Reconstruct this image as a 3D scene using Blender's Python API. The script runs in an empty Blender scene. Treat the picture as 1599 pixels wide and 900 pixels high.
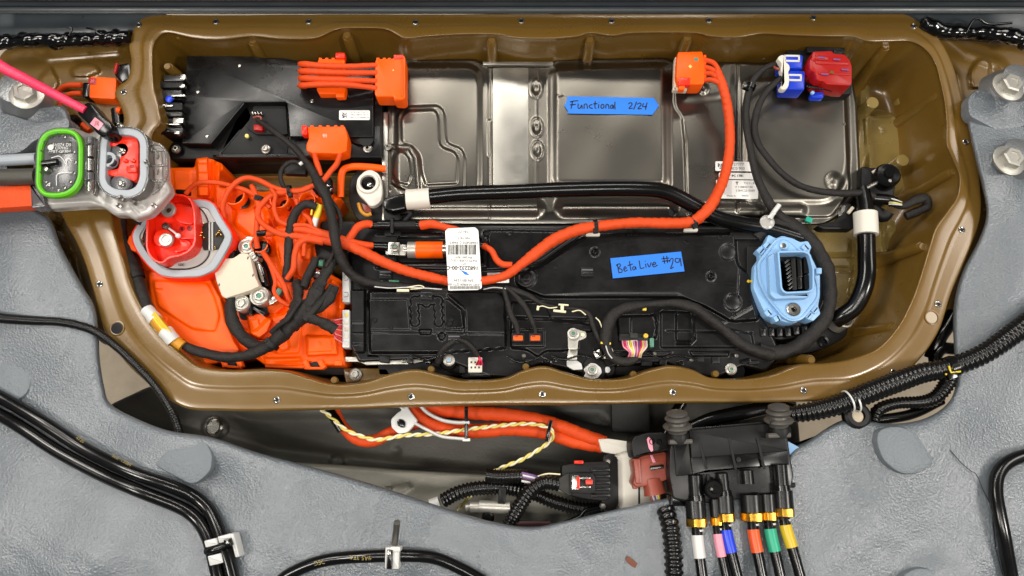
import bpy, bmesh, math, random
import numpy as np
from mathutils import Vector
random.seed(7); np.random.seed(7)
S = bpy.context.scene
COL = S.collection
# ---------------------------------------------------------------- camera
H = 1.127; FPX = 1155.0; TH = math.atan(260/1155.0)
cam = bpy.data.objects.new('camera', bpy.data.cameras.new('camera')); COL.objects.link(cam)
cam.location = (0, 0, H); cam.rotation_euler = (TH, 0, 0)
cam.data.sensor_width = 36; cam.data.lens = 36*FPX/1599.0
cam.data.clip_start = .01; cam.data.clip_end = 50
S.camera = cam
# ---------------------------------------------------------------- light (an indoor workshop: lamps, no sun)
w = bpy.data.worlds.new("World"); S.world = w; w.use_nodes = True
w.node_tree.nodes['Background'].inputs[0].default_value = (.93, .96, 1, 1)
w.node_tree.nodes['Background'].inputs[1].default_value = .11
def lamp(name, loc, aim, sx, sy, power, col=(1, .95, .88)):
    l = bpy.data.lights.new(name, 'AREA'); l.shape = 'RECTANGLE'; l.size = sx; l.size_y = sy
    l.energy = power; l.color = col
    o = bpy.data.objects.new(name, l); COL.objects.link(o); o.location = loc
    o.rotation_euler = (Vector(aim)-Vector(loc)).to_track_quat('-Z', 'Y').to_euler()
    return o
lamp('strip_lamp', (-.2, 1.85, 1.75), (0, .25, 0), 2.2, .10, 24)
lamp('strip_lamp', (1.72, -.36, 1.75), (.35, .1, 0), .34, .40, 25)
lamp('strip_lamp', (-1.55, -.38, 1.75), (-.2, .05, 0), .34, .40, 16)
lamp('panel_lamp', (2.15, .95, 1.8), (.55, .25, 0), .9, .6, 15)
lamp('panel_lamp', (-1.45, .95, 1.9), (.75, .35, -.05), .7, .5, 20)
lamp('strip_lamp', (-.1, -.42, 2.2), (0, .2, 0), 1.5, .035, 11)
lamp('strip_lamp', (-.1, -.60, 2.2), (0, .2, 0), 1.5, .035, 11)
S.view_settings.view_transform = 'Standard'; S.view_settings.look = 'None'
S.view_settings.gamma = 1; S.view_settings.exposure = 0.12
S.render.resolution_x = 1024; S.render.resolution_y = 576
# ---------------------------------------------------------------- helpers
CT, ST = math.cos(TH), math.sin(TH)
def PA(X, Y, Z):
    X = np.asarray(X, float); Y = np.asarray(Y, float); Z = np.asarray(Z, float)
    u = (X-799.5)/FPX; v = -(Y-450)/FPX
    dy = v*CT+ST; dz = v*ST-CT
    t = (Z-H)/dz
    return np.stack(np.broadcast_arrays(u*t, dy*t, Z+0*t), -1)
def P(x, y, z): return PA(x, y, z)
def srgb(h):
    c = [int(h[i:i+2], 16)/255 for i in (0, 2, 4)]
    return tuple(((a+.055)/1.055)**2.4 if a > .04045 else a/12.92 for a in c)
M = {}
def mat(key, col, rough=.5, metal=0, n=0, ns=60, col2=None, bump=0, bs=300, rv=.0, coat=0, trans=0, aniso=None, spec=.5, bd=.001, vor=False, alpha=1, det=4, sss=0, scr=0):
    m = bpy.data.materials.new(key); m.use_nodes = True; nt = m.node_tree; b = nt.nodes['Principled BSDF']
    L = nt.links.new; c = srgb(col)
    b.inputs['Base Color'].default_value = (*c, 1); b.inputs['Roughness'].default_value = rough
    b.inputs['Metallic'].default_value = metal; b.inputs['Coat Weight'].default_value = coat
    b.inputs['Coat Roughness'].default_value = .12
    b.inputs['Transmission Weight'].default_value = trans; b.inputs['Specular IOR Level'].default_value = spec
    b.inputs['Alpha'].default_value = alpha
    if sss: b.inputs['Subsurface Weight'].default_value = sss; b.inputs['Subsurface Scale'].default_value = .004
    g = nt.nodes.new('ShaderNodeNewGeometry'); mp = nt.nodes.new('ShaderNodeMapping'); L(g.outputs['Position'], mp.inputs[0])
    if aniso: mp.inputs['Scale'].default_value = aniso
    if n or rv:
        t = nt.nodes.new('ShaderNodeTexNoise'); t.inputs['Scale'].default_value = ns; t.inputs['Detail'].default_value = 6; t.inputs['Roughness'].default_value = .65
        L(mp.outputs[0], t.inputs[0])
        r = nt.nodes.new('ShaderNodeMapRange'); r.inputs[1].default_value = .25; r.inputs[2].default_value = .78; L(t.outputs[0], r.inputs[0])
        if n:
            mx = nt.nodes.new('ShaderNodeMix'); mx.data_type = 'RGBA'
            c2 = srgb(col2) if col2 else tuple(x*.5 for x in c)
            mx.inputs[6].default_value = (*c, 1); mx.inputs[7].default_value = (*[c[i]*(1-n)+c2[i]*n for i in range(3)], 1)
            L(r.outputs[0], mx.inputs[0]); L(mx.outputs[2], b.inputs['Base Color'])
            if scr:   # fine scuffs: sparse stretched streaks, lighter
                mp2 = nt.nodes.new('ShaderNodeMapping'); mp2.inputs['Rotation'].default_value = (0, 0, .6); mp2.inputs['Scale'].default_value = (40, 600, 40); L(g.outputs['Position'], mp2.inputs[0])
                t3 = nt.nodes.new('ShaderNodeTexNoise'); t3.inputs['Scale'].default_value = 1; t3.inputs['Detail'].default_value = 2; L(mp2.outputs[0], t3.inputs[0])
                r3 = nt.nodes.new('ShaderNodeMapRange'); r3.inputs[1].default_value = .66; r3.inputs[2].default_value = .74; r3.inputs[4].default_value = scr; L(t3.outputs[0], r3.inputs[0])
                m3 = nt.nodes.new('ShaderNodeMix'); m3.data_type = 'RGBA'; L(r3.outputs[0], m3.inputs[0]); L(mx.outputs[2], m3.inputs[6])
                m3.inputs[7].default_value = (*[min(1, x*1.6+.12) for x in c], 1); L(m3.outputs[2], b.inputs['Base Color'])
        if rv:
            r2 = nt.nodes.new('ShaderNodeMapRange'); r2.inputs[1].default_value = .3; r2.inputs[2].default_value = .7
            r2.inputs[3].default_value = max(.03, rough-rv); r2.inputs[4].default_value = min(1, rough+rv); L(t.outputs[0], r2.inputs[0]); L(r2.outputs[0], b.inputs['Roughness'])
    if bump:
        t = nt.nodes.new('ShaderNodeTexVoronoi' if vor else 'ShaderNodeTexNoise'); t.inputs['Scale'].default_value = bs
        if not vor: t.inputs['Detail'].default_value = det
        if aniso: L(mp.outputs[0], t.inputs['Vector'])
        else: L(g.outputs['Position'], t.inputs['Vector'])
        bp = nt.nodes.new('ShaderNodeBump'); bp.inputs['Strength'].default_value = bump; bp.inputs['Distance'].default_value = bd
        L(t.outputs[0], bp.inputs['Height']); L(bp.outputs[0], b.inputs['Normal']); L(bp.outputs[0], b.inputs['Coat Normal'])
    M[key] = m; return m
mat('bronze', '684b17', .29, .08, .35, 5, '7c6430', .04, 260, .07, spec=.6, bd=.0006, coat=.3, scr=.05)
mat('bronze_floor_lit', '857039', .27, .1, .35, 7, '998757', .03, 300, .05, spec=.6, coat=.4)  # paler copy of bronze: brighter light on tray floor and posts put into colour
mat('alu', '79756d', .31, 1, .4, 7, '605c55', .02, 500, .06, bd=.0003, scr=.05)
mat('alu_sheet', 'b5b2aa', .36, 1, .2, 30, '8f8b84', .03, 700, .06, bd=.0003)
mat('steel', 'b0ada6', .26, 1, .3, 60, '7f7b73', .02, 600, .06)
mat('cast', '989a9b', .38, .7, .35, 60, '7a7c7e', .55, 330, .1, bd=.0015)
mat('bolt', '9a978f', .32, .9, .3, 90, '6b6862', .15, 400, .08)
mat('blk', '0a0a0b', .32, 0, .6, 14, '161514', .02, 500, .10, scr=.07, bd=.0005, spec=.4)
mat('blkm', '0c0c0c', .5, 0, .5, 30, '181716', .08, 700, .1, bd=.0005, spec=.3)
mat('rub', '070707', .2, 0, .3, 12, '110f0f', 0, 300, .05, spec=.45)
mat('conduit', '0a0a0a', .24, 0, .4, 40, '171513', 0, 900, .05)
mat('cloth', '1c1a19', .6, 0, .6, 120, '2f2c29', 1.0, 380, 0, spec=.3, bd=.0014)
mat('orange', 'fa5c00', .42, 0, .25, 18, 'ee4e00', .05, 300, .06, spec=.3)
mat('orbraid', 'dd4c18', .55, 0, .4, 120, 'bb380c', .8, 600, 0, spec=.3)
mat('redor', 'f42c10', .32, 0, .2, 40, 'dc2408', .05, 300, .08)
mat('body', '5a6167', .29, 0, .7, 4.5, '757b80', 1.0, 320, .07, spec=.75, bd=.0016, det=3.5, scr=.05, coat=.5)
mat('bodydark', '2c3236', .35, 0, .3, 14, '3a4146', .05, 200, .08)
mat('plug', '6e757a', .40, 0, .4, 20, '656a6e', .9, 300, .05, bd=.0016)
mat('seal', '050505', .13, 0, 0, 1, None, .25, 60, 0, bd=.003)
mat('white', 'd9d4c8', .45, 0, .2, 60, 'c2bba8', .03, 300)
mat('clip', 'cfcfcc', .35, 0, .15, 60, 'bdbdb8')
mat('cream', 'd3c8b4', .6, 0, .25, 50, 'c2b398', .2, 500)
mat('paper', 'e9e8e4', .6, 0, .1, 50, 'd9d7d0', .05, 200)
mat('ink', '0c0c10', .6)
mat('inkg', '55555a', .6)
mat('tape', '1f78e0', .6, 0, .15, 90, '186acc', .35, 700)
mat('ltblue', '8db8e2', .38, 0, .12, 40, '7fabd6', .05, 300)
mat('royal', '1238c0', .35, 0, .2, 80, '0c2a98')
mat('red', 'a80f0a', .4, 0, .35, 90, '7c0806', .1, 400)
mat('pinkcord', 'e8355c', .4, 0, .2, 200, 'c8244a', .4, 700)
mat('greenseal', '5cb80e', .45, 0, .1, 60, '4ca606')
mat('green', '5b8c7a', .5, .3, .5, 260, '3f6f5e', .3, 600)
mat('bush', '57544f', .45, .3, .4, 60, '45423e', .1, 400, spec=.4)
mat('relay', '1f6b4c', .4)
mat('teal', '0f9a82', .4)
mat('yellow', 'dcc02a', .4)
mat('mustard', 'cfae24', .3)
mat('amber', 'c98a1c', .5, 0, .2, 80, 'a8700f')
mat('pinkb', 'e08fa0', .35)
mat('blueb', '1a3fd0', .3)
mat('orangeb', 'e2551e', .35)
mat('greenb', '1fa07c', .35)
mat('magenta', 'd0305e', .4)
mat('violet', '6c4a7c', .4)
mat('brick', '8f4434', .36, 0, .25, 60, '7c382a', .08, 400)
mat('brass', 'c79a3e', .3, 1, .4, 160, '8f6a22', .2, 500)
mat('gold', 'e0b060', .25, 1)
mat('smoke', '77777a', .22, 0, .15, 50, '5f5f62', .05, 120, .06, trans=.55, spec=.6)
mat('clearp', 'aeaba6', .16, 0, .1, 40, 'a09c96', .05, 90, .05, trans=.82, spec=.6)
mat('milky', 'bdbab5', .24, 0, .2, 40, 'a5a29c', .05, 90, .05, trans=.18)
mat('gasket', '989ea4', .4, 0, .15, 60, '8b9197', .1, 400)
mat('zinc', 'bdbab1', .42, .65, .4, 110, '8f8c84', .12, 500, .08)
mat('print', '8a7a3c', .6)
mat('concrete', 'c2b49e', .8, 0, .5, 22, '8d806c', .5, 120, 0)
mat('frame', '3d3b35', .5, .1, .5, 18, '504d44', .3, 260, .1, scr=.05)
mat('framelt', '87857a', .5, .2, .45, 30, '6d6a60', .35, 300, .1)
mat('grime', '1a1917', .6, 0, .5, 40, '33302a', .3, 300)
mat('void', '030303', .7)
mat('rust', '6b3f2c', .7)
mat('sheath', '2b1013', .5, 0, .3, 100, '5a2a30')
mat('wirew', 'e6ddb8', .5); mat('wirey', 'd8c86a', .5)
WL = {}
def lab(o, L, kind=None):
    if L:
        o['label'] = L[0]; o['category'] = L[1]
        if len(L) > 2 and L[2]: o['group'] = L[2]
    if kind: o['kind'] = kind
def mk(name, V, F, m, par=None, L=None, kind=None, ang=35, flat=False):
    V = np.asarray(V, float).reshape(-1, 3)
    org = V.mean(0).copy()
    if par is None: org[2] = V[:, 2].min()
    me = bpy.data.meshes.new(name); me.from_pydata((V-org).tolist(), [], [list(map(int, f)) for f in F]); me.update()
    bm = bmesh.new(); bm.from_mesh(me); bmesh.ops.recalc_face_normals(bm, faces=bm.faces[:]); bm.to_mesh(me); bm.free()
    if not flat:
        me.polygons.foreach_set('use_smooth', [True]*len(me.polygons)); me.set_sharp_from_angle(angle=math.radians(ang))
    me.materials.append(M[m] if isinstance(m, str) else m)
    o = bpy.data.objects.new(name, me); COL.objects.link(o)
    pw = WL[par.name] if par else np.zeros(3)
    if par: o.parent = par
    o.location = org-pw; WL[o.name] = org; lab(o, L, kind); return o
def T(name, label, cat, x, y, z, group=None):
    o = bpy.data.objects.new(name, None); COL.objects.link(o); o.empty_display_size = .02
    p = P(x, y, z); o.location = p; WL[o.name] = np.array(p, float); lab(o, (label, cat, group)); return o
def fillet(poly, r, k=5):
    if not r: return [tuple(p) for p in poly]
    out = []; n = len(poly)
    for i in range(n):
        a = np.array(poly[i-1], float); b = np.array(poly[i], float); c = np.array(poly[(i+1) % n], float)
        la = np.linalg.norm(a-b); lc = np.linalg.norm(c-b)
        if la < 1e-6 or lc < 1e-6: continue
        ra = min(r, la*.48); rc = min(r, lc*.48); p = b+(a-b)/la*ra; q = b+(c-b)/lc*rc
        for j in range(k+1):
            t = j/k; out.append(tuple((1-t)**2*p+2*t*(1-t)*b+t*t*q))
    return out
def area(p):
    p = np.asarray(p, float); x, y = p[:, 0], p[:, 1]
    return .5*np.sum(x*np.roll(y, -1)-np.roll(x, -1)*y)
def inset(p, d):
    p = np.asarray(p, float)
    if abs(d) < 1e-9: return p
    s = 1 if area(p) > 0 else -1
    e = np.roll(p, -1, 0)-p; l = np.linalg.norm(e, axis=1, keepdims=True); l[l < 1e-9] = 1; e = e/l
    nn = np.stack([-e[:, 1], e[:, 0]], 1)*s
    n0 = np.roll(nn, 1, 0); m = n0+nn; q = np.sum(m*nn, 1, keepdims=True); q[q < .35] = .35
    return p+m/q*d
def loft(name, m, par, loops, cap0=False, cap1=True, closed=True, **k):
    n = len(loops[0]); V = np.concatenate([np.asarray(l) for l in loops]); F = []
    for j in range(len(loops)-1):
        for i in range(n if closed else n-1):
            a = j*n+i; b = j*n+(i+1) % n; F.append((a, b, b+n, a+n))
    if cap1: F.append(tuple(range((len(loops)-1)*n, len(loops)*n)))
    if cap0: F.append(tuple(range(n))[::-1])
    return mk(name, V, F, m, par, **k)
def layer(name, m, par, poly, z, h=.01, b=1.5, r=3, prof=None, **k):
    p = fillet(poly, r) if r else [tuple(q) for q in poly]
    if prof is None:
        bm_ = b*.00095
        prof = [(0, -h), (0, -bm_), (b*.3, -bm_*.3), (b, 0)] if b else [(0, -h), (0, 0)]
    # vertical sides in the world: take the outline at its top height
    loops = []
    for d, dz in prof:
        q = inset(p, d); W = PA(q[:, 0], q[:, 1], np.full(len(q), z)); W[:, 2] = z+dz; loops.append(W)
    return loft(name, m, par, loops, **k)
def rect(cx, cy, w, h, a=0):
    a = math.radians(a); c, s = math.cos(a), math.sin(a)
    return [(cx+x*c-y*s, cy+x*s+y*c) for x, y in ((-w/2, -h/2), (w/2, -h/2), (w/2, h/2), (-w/2, h/2))]
def box(name, m, par, cx, cy, w, h, z, t=.01, a=0, b=1, r=1.5, **k): return layer(name, m, par, rect(cx, cy, w, h, a), z, t, b, r, **k)
def ell(cx, cy, rx, ry=None, a=0, n=28, a0=0, a1=360):
    ry = ry or rx; a = math.radians(a); o = []
    for i in range(n):
        t = math.radians(a0+(a1-a0)*i/(n if a1-a0 == 360 else n-1)); x = rx*math.cos(t); y = ry*math.sin(t)
        o.append((cx+x*math.cos(a)-y*math.sin(a), cy+x*math.sin(a)+y*math.cos(a)))
    return o
def resamp(p, n, closed=True):
    p = np.asarray(p, float)
    if closed: p = np.vstack([p, p[:1]])
    d = np.r_[0, np.cumsum(np.linalg.norm(np.diff(p, axis=0), axis=1))]
    s = np.linspace(0, d[-1], n+1)[:-1] if closed else np.linspace(0, d[-1], n)
    return np.stack([np.interp(s, d, p[:, i]) for i in range(p.shape[1])], 1)
def ring(name, m, par, outer, wdt, z, h=.01, r=6, b=.8, **k):
    p = np.array(fillet(outer, r)); bb = b*.00095; lp = []
    for d, dz in ((0, -h), (0, -bb), (b, 0), (wdt-b, 0), (wdt, -bb), (wdt, -h)):
        q = inset(p, d); W = PA(q[:, 0], q[:, 1], np.full(len(q), z)); W[:, 2] = z+dz; lp.append(W)
    return loft(name, m, par, lp, cap1=False, **k)
def lathe(name, m, par, x, y, z, prof, axis=(0, 0, 1), seg=28, sq=None, **k):
    """prof: (radius in px, height in m) from the base up; axis in the world"""
    c = P(x, y, z); ax = Vector(axis).normalized(); u = ax.orthogonal().normalized(); v = ax.cross(u); lp = []
    for r, dz in prof:
        r = r*.00099; lp.append([np.array(c)+np.array(ax*dz+u*(r*math.cos(2*math.pi*i/seg))+v*(r*math.sin(2*math.pi*i/seg))) for i in range(seg)])
    return loft(name, m, par, lp, cap0=True, **k)
def hexbolt(par, x, y, z, r, m='bolt', top='bolt', h=.006, axis=(0, 0, 1), sub=True, nm='bolt_head'):
    fl = lathe('bolt_flange' if sub else nm, m, par, x, y, z, [(r*1.02, -.003), (r*1.05, .0005), (r, .0012), (r*.72, .0022)], axis)
    c = P(x, y, z); ax = Vector(axis).normalized(); c2 = np.array(c)
    u = ax.orthogonal().normalized(); v = ax.cross(u); lp = []
    for rr, dz in ((.70, .001), (.70, h*.85), (.6, h), (.38, h), (.36, h-.0018)):
        R = r*rr*.00099; lp.append([c2+np.array(ax*dz+u*(R*math.cos(math.pi*i/3))+v*(R*math.sin(math.pi*i/3))) for i in range(6)])
    hd = loft(nm if sub else 'bolt_hex', m if rr else m, par if sub else fl, lp); 
    hd.data.materials.append(M[top]); hd.data.polygons[-1].material_index = 1
    return fl
def crom(pts, step=3.0):
    """Catmull-Rom through pixel points (x, y, z), resampled at about `step` px"""
    p = np.asarray(pts, float)
    if len(p) == 2: q = np.array([p[0]+(p[1]-p[0])*t for t in np.linspace(0, 1, 12)])
    else:
        e = np.vstack([2*p[0]-p[1], p, 2*p[-1]-p[-2]]); o = []
        for i in range(1, len(e)-2):
            for t in np.linspace(0, 1, 14, endpoint=False):
                a, b, c, d = e[i-1], e[i], e[i+1], e[i+2]
                o.append(.5*((2*b)+(c-a)*t+(2*a-5*b+4*c-d)*t*t+(3*b-a-3*c+d)*t**3))
        o.append(e[-2]); q = np.array(o)
    L = np.linalg.norm(np.diff(q[:, :2], axis=0), axis=1).sum()
    return resamp(q, max(3, int(L/step)+1), closed=False)
def tube(name, m, par, pts, r, rf=None, seg=14, step=3.0, lump=0, wrap=0, cor=0, pitch=6.0, flat=1.0, zdef=0, open_=False, **k):
    pts = [(*p, zdef) if len(p) == 2 else p for p in pts]
    if cor: step = min(step, pitch/6.0)
    q = crom(pts, step); W = PA(q[:, 0], q[:, 1], q[:, 2]); n = len(W)
    t = np.gradient(W, axis=0); t /= np.linalg.norm(t, axis=1, keepdims=True)+1e-12
    up = np.array([0, 0, 1.0]); u = np.cross(t[0], up)
    if np.linalg.norm(u) < 1e-3: u = np.array([1.0, 0, 0])
    d = np.r_[0, np.cumsum(np.linalg.norm(np.diff(W, axis=0), axis=1))]*1010
    th = np.arange(seg)/seg*2*math.pi; lp = []; ph = random.random()*9
    rr = np.full(n, float(r)) if np.isscalar(r) else np.interp(np.linspace(0, 1, n), np.linspace(0, 1, len(r)), r)
    for i in range(n):
        u = u-t[i]*np.dot(u, t[i]); u /= np.linalg.norm(u)+1e-12; v = np.cross(t[i], u)
        R = np.full(seg, rr[i])
        if lump: R = R*(1+lump*(np.sin(d[i]/7.3+ph)*.5+np.sin(d[i]/3.1+2*th+ph)*.35+np.sin(d[i]/17+th*3)*.5))
        if wrap: R = R*(1+wrap*(((d[i]/pitch+th/(2*math.pi)+.25*math.sin(d[i]/23+ph)) % 1)-.5))
        if cor: R = R*(1+cor*np.tanh(2.2*math.sin(2*math.pi*d[i]/pitch)))
        if rf: R = R*rf(i/(n-1))
        R = R*.00099
        lp.append(W[i]+np.outer(np.cos(th)*R, u)+np.outer(np.sin(th)*R*flat, v))
    return loft(name, m, par, lp, cap0=not open_, cap1=not open_, ang=60 if cor else 50, **k)
def sdf(poly, X, Y):
    p = np.asarray(poly, float); d = np.full(X.shape, 1e9); ins = np.zeros(X.shape, bool); n = len(p)
    for i in range(n):
        ax, ay = p[i]; bx, by = p[(i+1) % n]; ex, ey = bx-ax, by-ay; L2 = ex*ex+ey*ey+1e-12
        t = np.clip(((X-ax)*ex+(Y-ay)*ey)/L2, 0, 1); d = np.minimum(d, np.hypot(X-ax-t*ex, Y-ay-t*ey))
        c = (ay > Y) != (by > Y)
        with np.errstate(divide='ignore', invalid='ignore'):
            xi = ex*(Y-ay)/(ey if abs(ey) > 1e-12 else 1e-12)+ax
        ins ^= c & (X < xi)
    return np.where(ins, d, -d)
def ss(a): a = np.clip(a, 0, 1); return a*a*(3-2*a)
def dline(pl, X, Y):
    d = np.full(X.shape, 1e9)
    for (ax, ay), (bx, by) in zip(pl[:-1], pl[1:]):
        ex, ey = bx-ax, by-ay; t = np.clip(((X-ax)*ex+(Y-ay)*ey)/(ex*ex+ey*ey+1e-9), 0, 1); d = np.minimum(d, np.hypot(X-ax-t*ex, Y-ay-t*ey))
    return d
def relief(X, Y, feats):
    """feats: ('p', poly, height_mm, edge_px, fillet) | ('c', x, y, r, mm, edge) | ('l', polyline, halfwidth, mm)"""
    Z = np.zeros(X.shape)
    for f in feats:
        if f[0] == 'p':
            Z += f[2]*.001*ss(sdf(fillet(f[1], f[4] if len(f) > 4 else 6), X, Y)/f[3])
        elif f[0] == 'c': Z += f[4]*.001*ss((f[3]-np.hypot(X-f[1], Y-f[2]))/f[5])
        elif f[0] == 'e': Z += f[5]*.001*ss((1-np.hypot((X-f[1])/f[3], (Y-f[2])/f[4]))*min(f[3], f[4])/f[6])
        elif f[0] == 'l': Z += f[3]*.001*ss(1-dline(f[1], X, Y)/f[2])
        elif f[0] == 'u':   # union of circles
            D = np.full(X.shape, -1e9)
            for cx, cy in f[1]: D = np.maximum(D, f[2]-np.hypot(X-cx, Y-cy))
            Z += f[3]*.001*ss(D/f[4])
    return Z
def stamp(name, m, par, outline, z, feats, step=2.5, edge=5, drop=.006, skirt=.02, r=8, extra=None, **k):
    """pressed or moulded sheet: a fine grid cut to the outline, raised and sunk by feats, with a rounded edge and a skirt"""
    pl = np.array(fillet(outline, r)); x0, y0 = pl.min(0); x1, y1 = pl.max(0)
    nx = int((x1-x0)/step)+3; ny = int((y1-y0)/step)+3
    gx = x0-step+np.arange(nx)*step; gy = y0-step+np.arange(ny)*step; X, Y = np.meshgrid(gx, gy); D = sdf(pl, X, Y)
    ins = D > 0; cell = ins[:-1, :-1] | ins[1:, :-1] | ins[:-1, 1:] | ins[1:, 1:]
    use = np.zeros(X.shape, bool)
    for a, b in ((0, 0), (1, 0), (0, 1), (1, 1)): use[a:ny-1+a, b:nx-1+b] |= cell
    out = use & ~ins; ox, oy = X[out], Y[out]; bd = np.full(ox.shape, 1e9); bx_, by_ = ox.copy(), oy.copy()
    for i in range(len(pl)):
        ax, ay = pl[i]; cx, cy = pl[(i+1) % len(pl)]; ex, ey = cx-ax, cy-ay; t = np.clip(((ox-ax)*ex+(oy-ay)*ey)/(ex*ex+ey*ey+1e-12), 0, 1)
        qx, qy = ax+t*ex, ay+t*ey; dd = np.hypot(ox-qx, oy-qy); c = dd < bd; bd[c] = dd[c]; bx_[c] = qx[c]; by_[c] = qy[c]
    X[out] = bx_; Y[out] = by_; D = np.maximum(sdf(pl, X, Y), 0)
    Z = z+relief(X, Y, feats)-drop*(1-np.sqrt(np.clip(1-(1-np.clip(D/edge, 0, 1))**2, 0, 1)))
    if extra is not None: Z = Z+extra(X, Y)
    W = PA(X, Y, Z); idx = -np.ones(X.shape, int); idx[use] = np.arange(use.sum()); V = W[use]
    jj, ii = np.nonzero(cell); F = np.stack([idx[jj, ii], idx[jj, ii+1], idx[jj+1, ii+1], idx[jj+1, ii]], 1)
    ed = {}
    for f in F.tolist():
        for a, b in zip(f, f[1:]+f[:1]):
            if (b, a) in ed: del ed[(b, a)]
            else: ed[(a, b)] = 1
    bs = sorted({v for e in ed for v in e}); mp = {v: len(V)+i for i, v in enumerate(bs)}
    S_ = V[bs].copy(); S_[:, 2] -= skirt; V = np.vstack([V, S_]); F = F.tolist()+[[b, a, mp[a], mp[b]] for a, b in ed]
    return mk(name, V, F, m, par, ang=50, **k)
def text(body, m, par, x, y, z, size, rot=0, name='lettering', bold=0, align='CENTER', flipz=False, font=None):
    cu = bpy.data.curves.new('t', 'FONT'); cu.body = body; cu.size = size*.00115; cu.align_x = align; cu.align_y = 'CENTER'; cu.offset = bold; cu.resolution_u = 3
    to = bpy.data.objects.new('t', cu); COL.objects.link(to); dg = bpy.context.evaluated_depsgraph_get(); dg.update()
    me = bpy.data.meshes.new_from_object(to.evaluated_get(dg)); n = len(me.vertices); co = np.zeros(n*3); me.vertices.foreach_get('co', co); co = co.reshape(-1, 3)
    F = [tuple(p.vertices) for p in me.polygons]; bpy.data.objects.remove(to); bpy.data.curves.remove(cu); bpy.data.meshes.remove(me)
    if not n: return
    a = math.radians(-rot); c, s = math.cos(a), math.sin(a); p = P(x, y, z)
    V = np.stack([p[0]+co[:, 0]*c-co[:, 1]*s, p[1]+co[:, 0]*s+co[:, 1]*c, np.full(n, p[2])], 1)
    return mk(name, V, F, m, par, flat=True)
def strokes(name, m, par, lines, z, w=.9):
    V = []; F = []
    for ln in lines:
        q = crom([(x, y, z) for x, y in ln], 1.5) if len(ln) > 2 else resamp(np.array([(x, y, z) for x, y in ln], float), 4, False)
        t = np.gradient(q[:, :2], axis=0); t /= np.linalg.norm(t, axis=1, keepdims=True)+1e-9; nn = np.stack([-t[:, 1], t[:, 0]], 1)
        a = q[:, :2]+nn*w/2; b = q[:, :2]-nn*w/2; base = len(V)
        for i in range(len(q)): V.append(P(a[i, 0], a[i, 1], z)); V.append(P(b[i, 0], b[i, 1], z))
        for i in range(len(q)-1): j = base+2*i; F.append((j, j+1, j+3, j+2))
    return mk(name, V, F, m, par, flat=True)
def codeblock(name, par, x, y, w, h, z, nx, ny, m='ink', seed=1):
    rnd = random.Random(seed); V = []; F = []
    for i in range(nx):
        for j in range(ny):
            if rnd.random() < .5:
                a = len(V); X0 = x+w*i/nx; Y0 = y+h*j/ny
                V += [P(X0, Y0, z), P(X0+w/nx, Y0, z), P(X0+w/nx, Y0+h/ny, z), P(X0, Y0+h/ny, z)]; F.append((a, a+1, a+2, a+3))
    return mk(name, V, F, m, par, flat=True)
def ztie(par, x, y, z, r, dirn, m='blkm', w=5, L=None, name='cable_tie', hd=True):
    """a strap round a cable at (x,y,z); dirn = cable direction in degrees (px)"""
    a = math.radians(dirn); c, s = math.cos(a), math.sin(a)
    p = P(x, y, z); d = np.array(P(x+c, y+s, z))-p; d /= np.linalg.norm(d); ax = Vector(d); R = r*.00099; u = Vector((0, 0, 1)); v = ax.cross(u); lp = []
    for rr, o in ((1.0, -w/2), (1.09, -w/2), (1.09, w/2), (1.0, w/2)):
        lp.append([np.array(p)+np.array(ax*(o*.00099)+u*(R*rr*math.cos(i*math.pi/10))+v*(R*rr*math.sin(i*math.pi/10))) for i in range(20)])
    o = loft(name, m, par, lp, cap1=False, L=L)
    if hd: box('tie_head', m, o, x-s*r*.7, y+c*r*.7, w*1.3, w*1.3, z+R*.95, .006, dirn)
    return o
# ================================================================ setting
# garage floor far below the lifted body
V = [P(x, y, -.46) for x, y in ((-300, -200), (1900, -200), (1900, 1150), (-300, 1150))]
mk('garage_floor', V, [(0, 1, 2, 3)], 'concrete', kind='structure', flat=True)
# ---- grey body floor panel, a U round the left, bottom and right
inner = [(-40, 148), (10, 150), (30, 152), (60, 168), (95, 165), (108, 178), (106, 196), (60, 205), (20, 235), (14, 262), (35, 315), (60, 330), (80, 345), (98, 390), (128, 445), (148, 480), (154, 520), (156, 560), (163, 605), (172, 630), (205, 650), (262, 672), (330, 683), (400, 706), (500, 733), (600, 762), (700, 795), (770, 815), (830, 823), (885, 813), (960, 796), (1050, 776), (1150, 758), (1215, 735), (1240, 700), (1262, 688), (1320, 655), (1385, 662), (1440, 655), (1478, 632), (1492, 600), (1490, 555), (1488, 500), (1492, 460), (1505, 420), (1528, 375), (1540, 335), (1533, 290), (1524, 255), (1515, 215), (1508, 180), (1512, 158), (1540, 140), (1570, 128), (1640, 120)]
outer = [(-60, 146), (-60, 160), (-60, 170), (-60, 190), (-60, 200), (-60, 215), (-60, 230), (-60, 240), (-60, 260), (-60, 290), (-60, 330), (-60, 360), (-60, 400), (-60, 450), (-60, 500), (-60, 550), (-60, 600), (-60, 660), (-60, 740), (-60, 820), (-60, 960), (60, 960), (200, 960), (330, 960), (440, 960), (520, 960), (600, 960), (680, 960), (750, 960), (800, 960), (850, 960), (900, 960), (960, 960), (1040, 960), (1120, 960), (1190, 960), (1260, 960), (1340, 960), (1440, 960), (1540, 960), (1660, 960), (1660, 880), (1660, 800), (1660, 700), (1660, 620), (1660, 540), (1660, 480), (1660, 420), (1660, 370), (1660, 330), (1660, 300), (1660, 260), (1660, 220), (1660, 190), (1660, 160), (1660, 140), (1660, 118)]
assert abs(len(inner)-len(outer)) < 9, (len(inner), len(outer))
NB = 520
def cr2(p, n): 
    q = crom([(a, b, 0) for a, b in p], 2.0); return q[:, :2]
ic = cr2(inner, 0)
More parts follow.
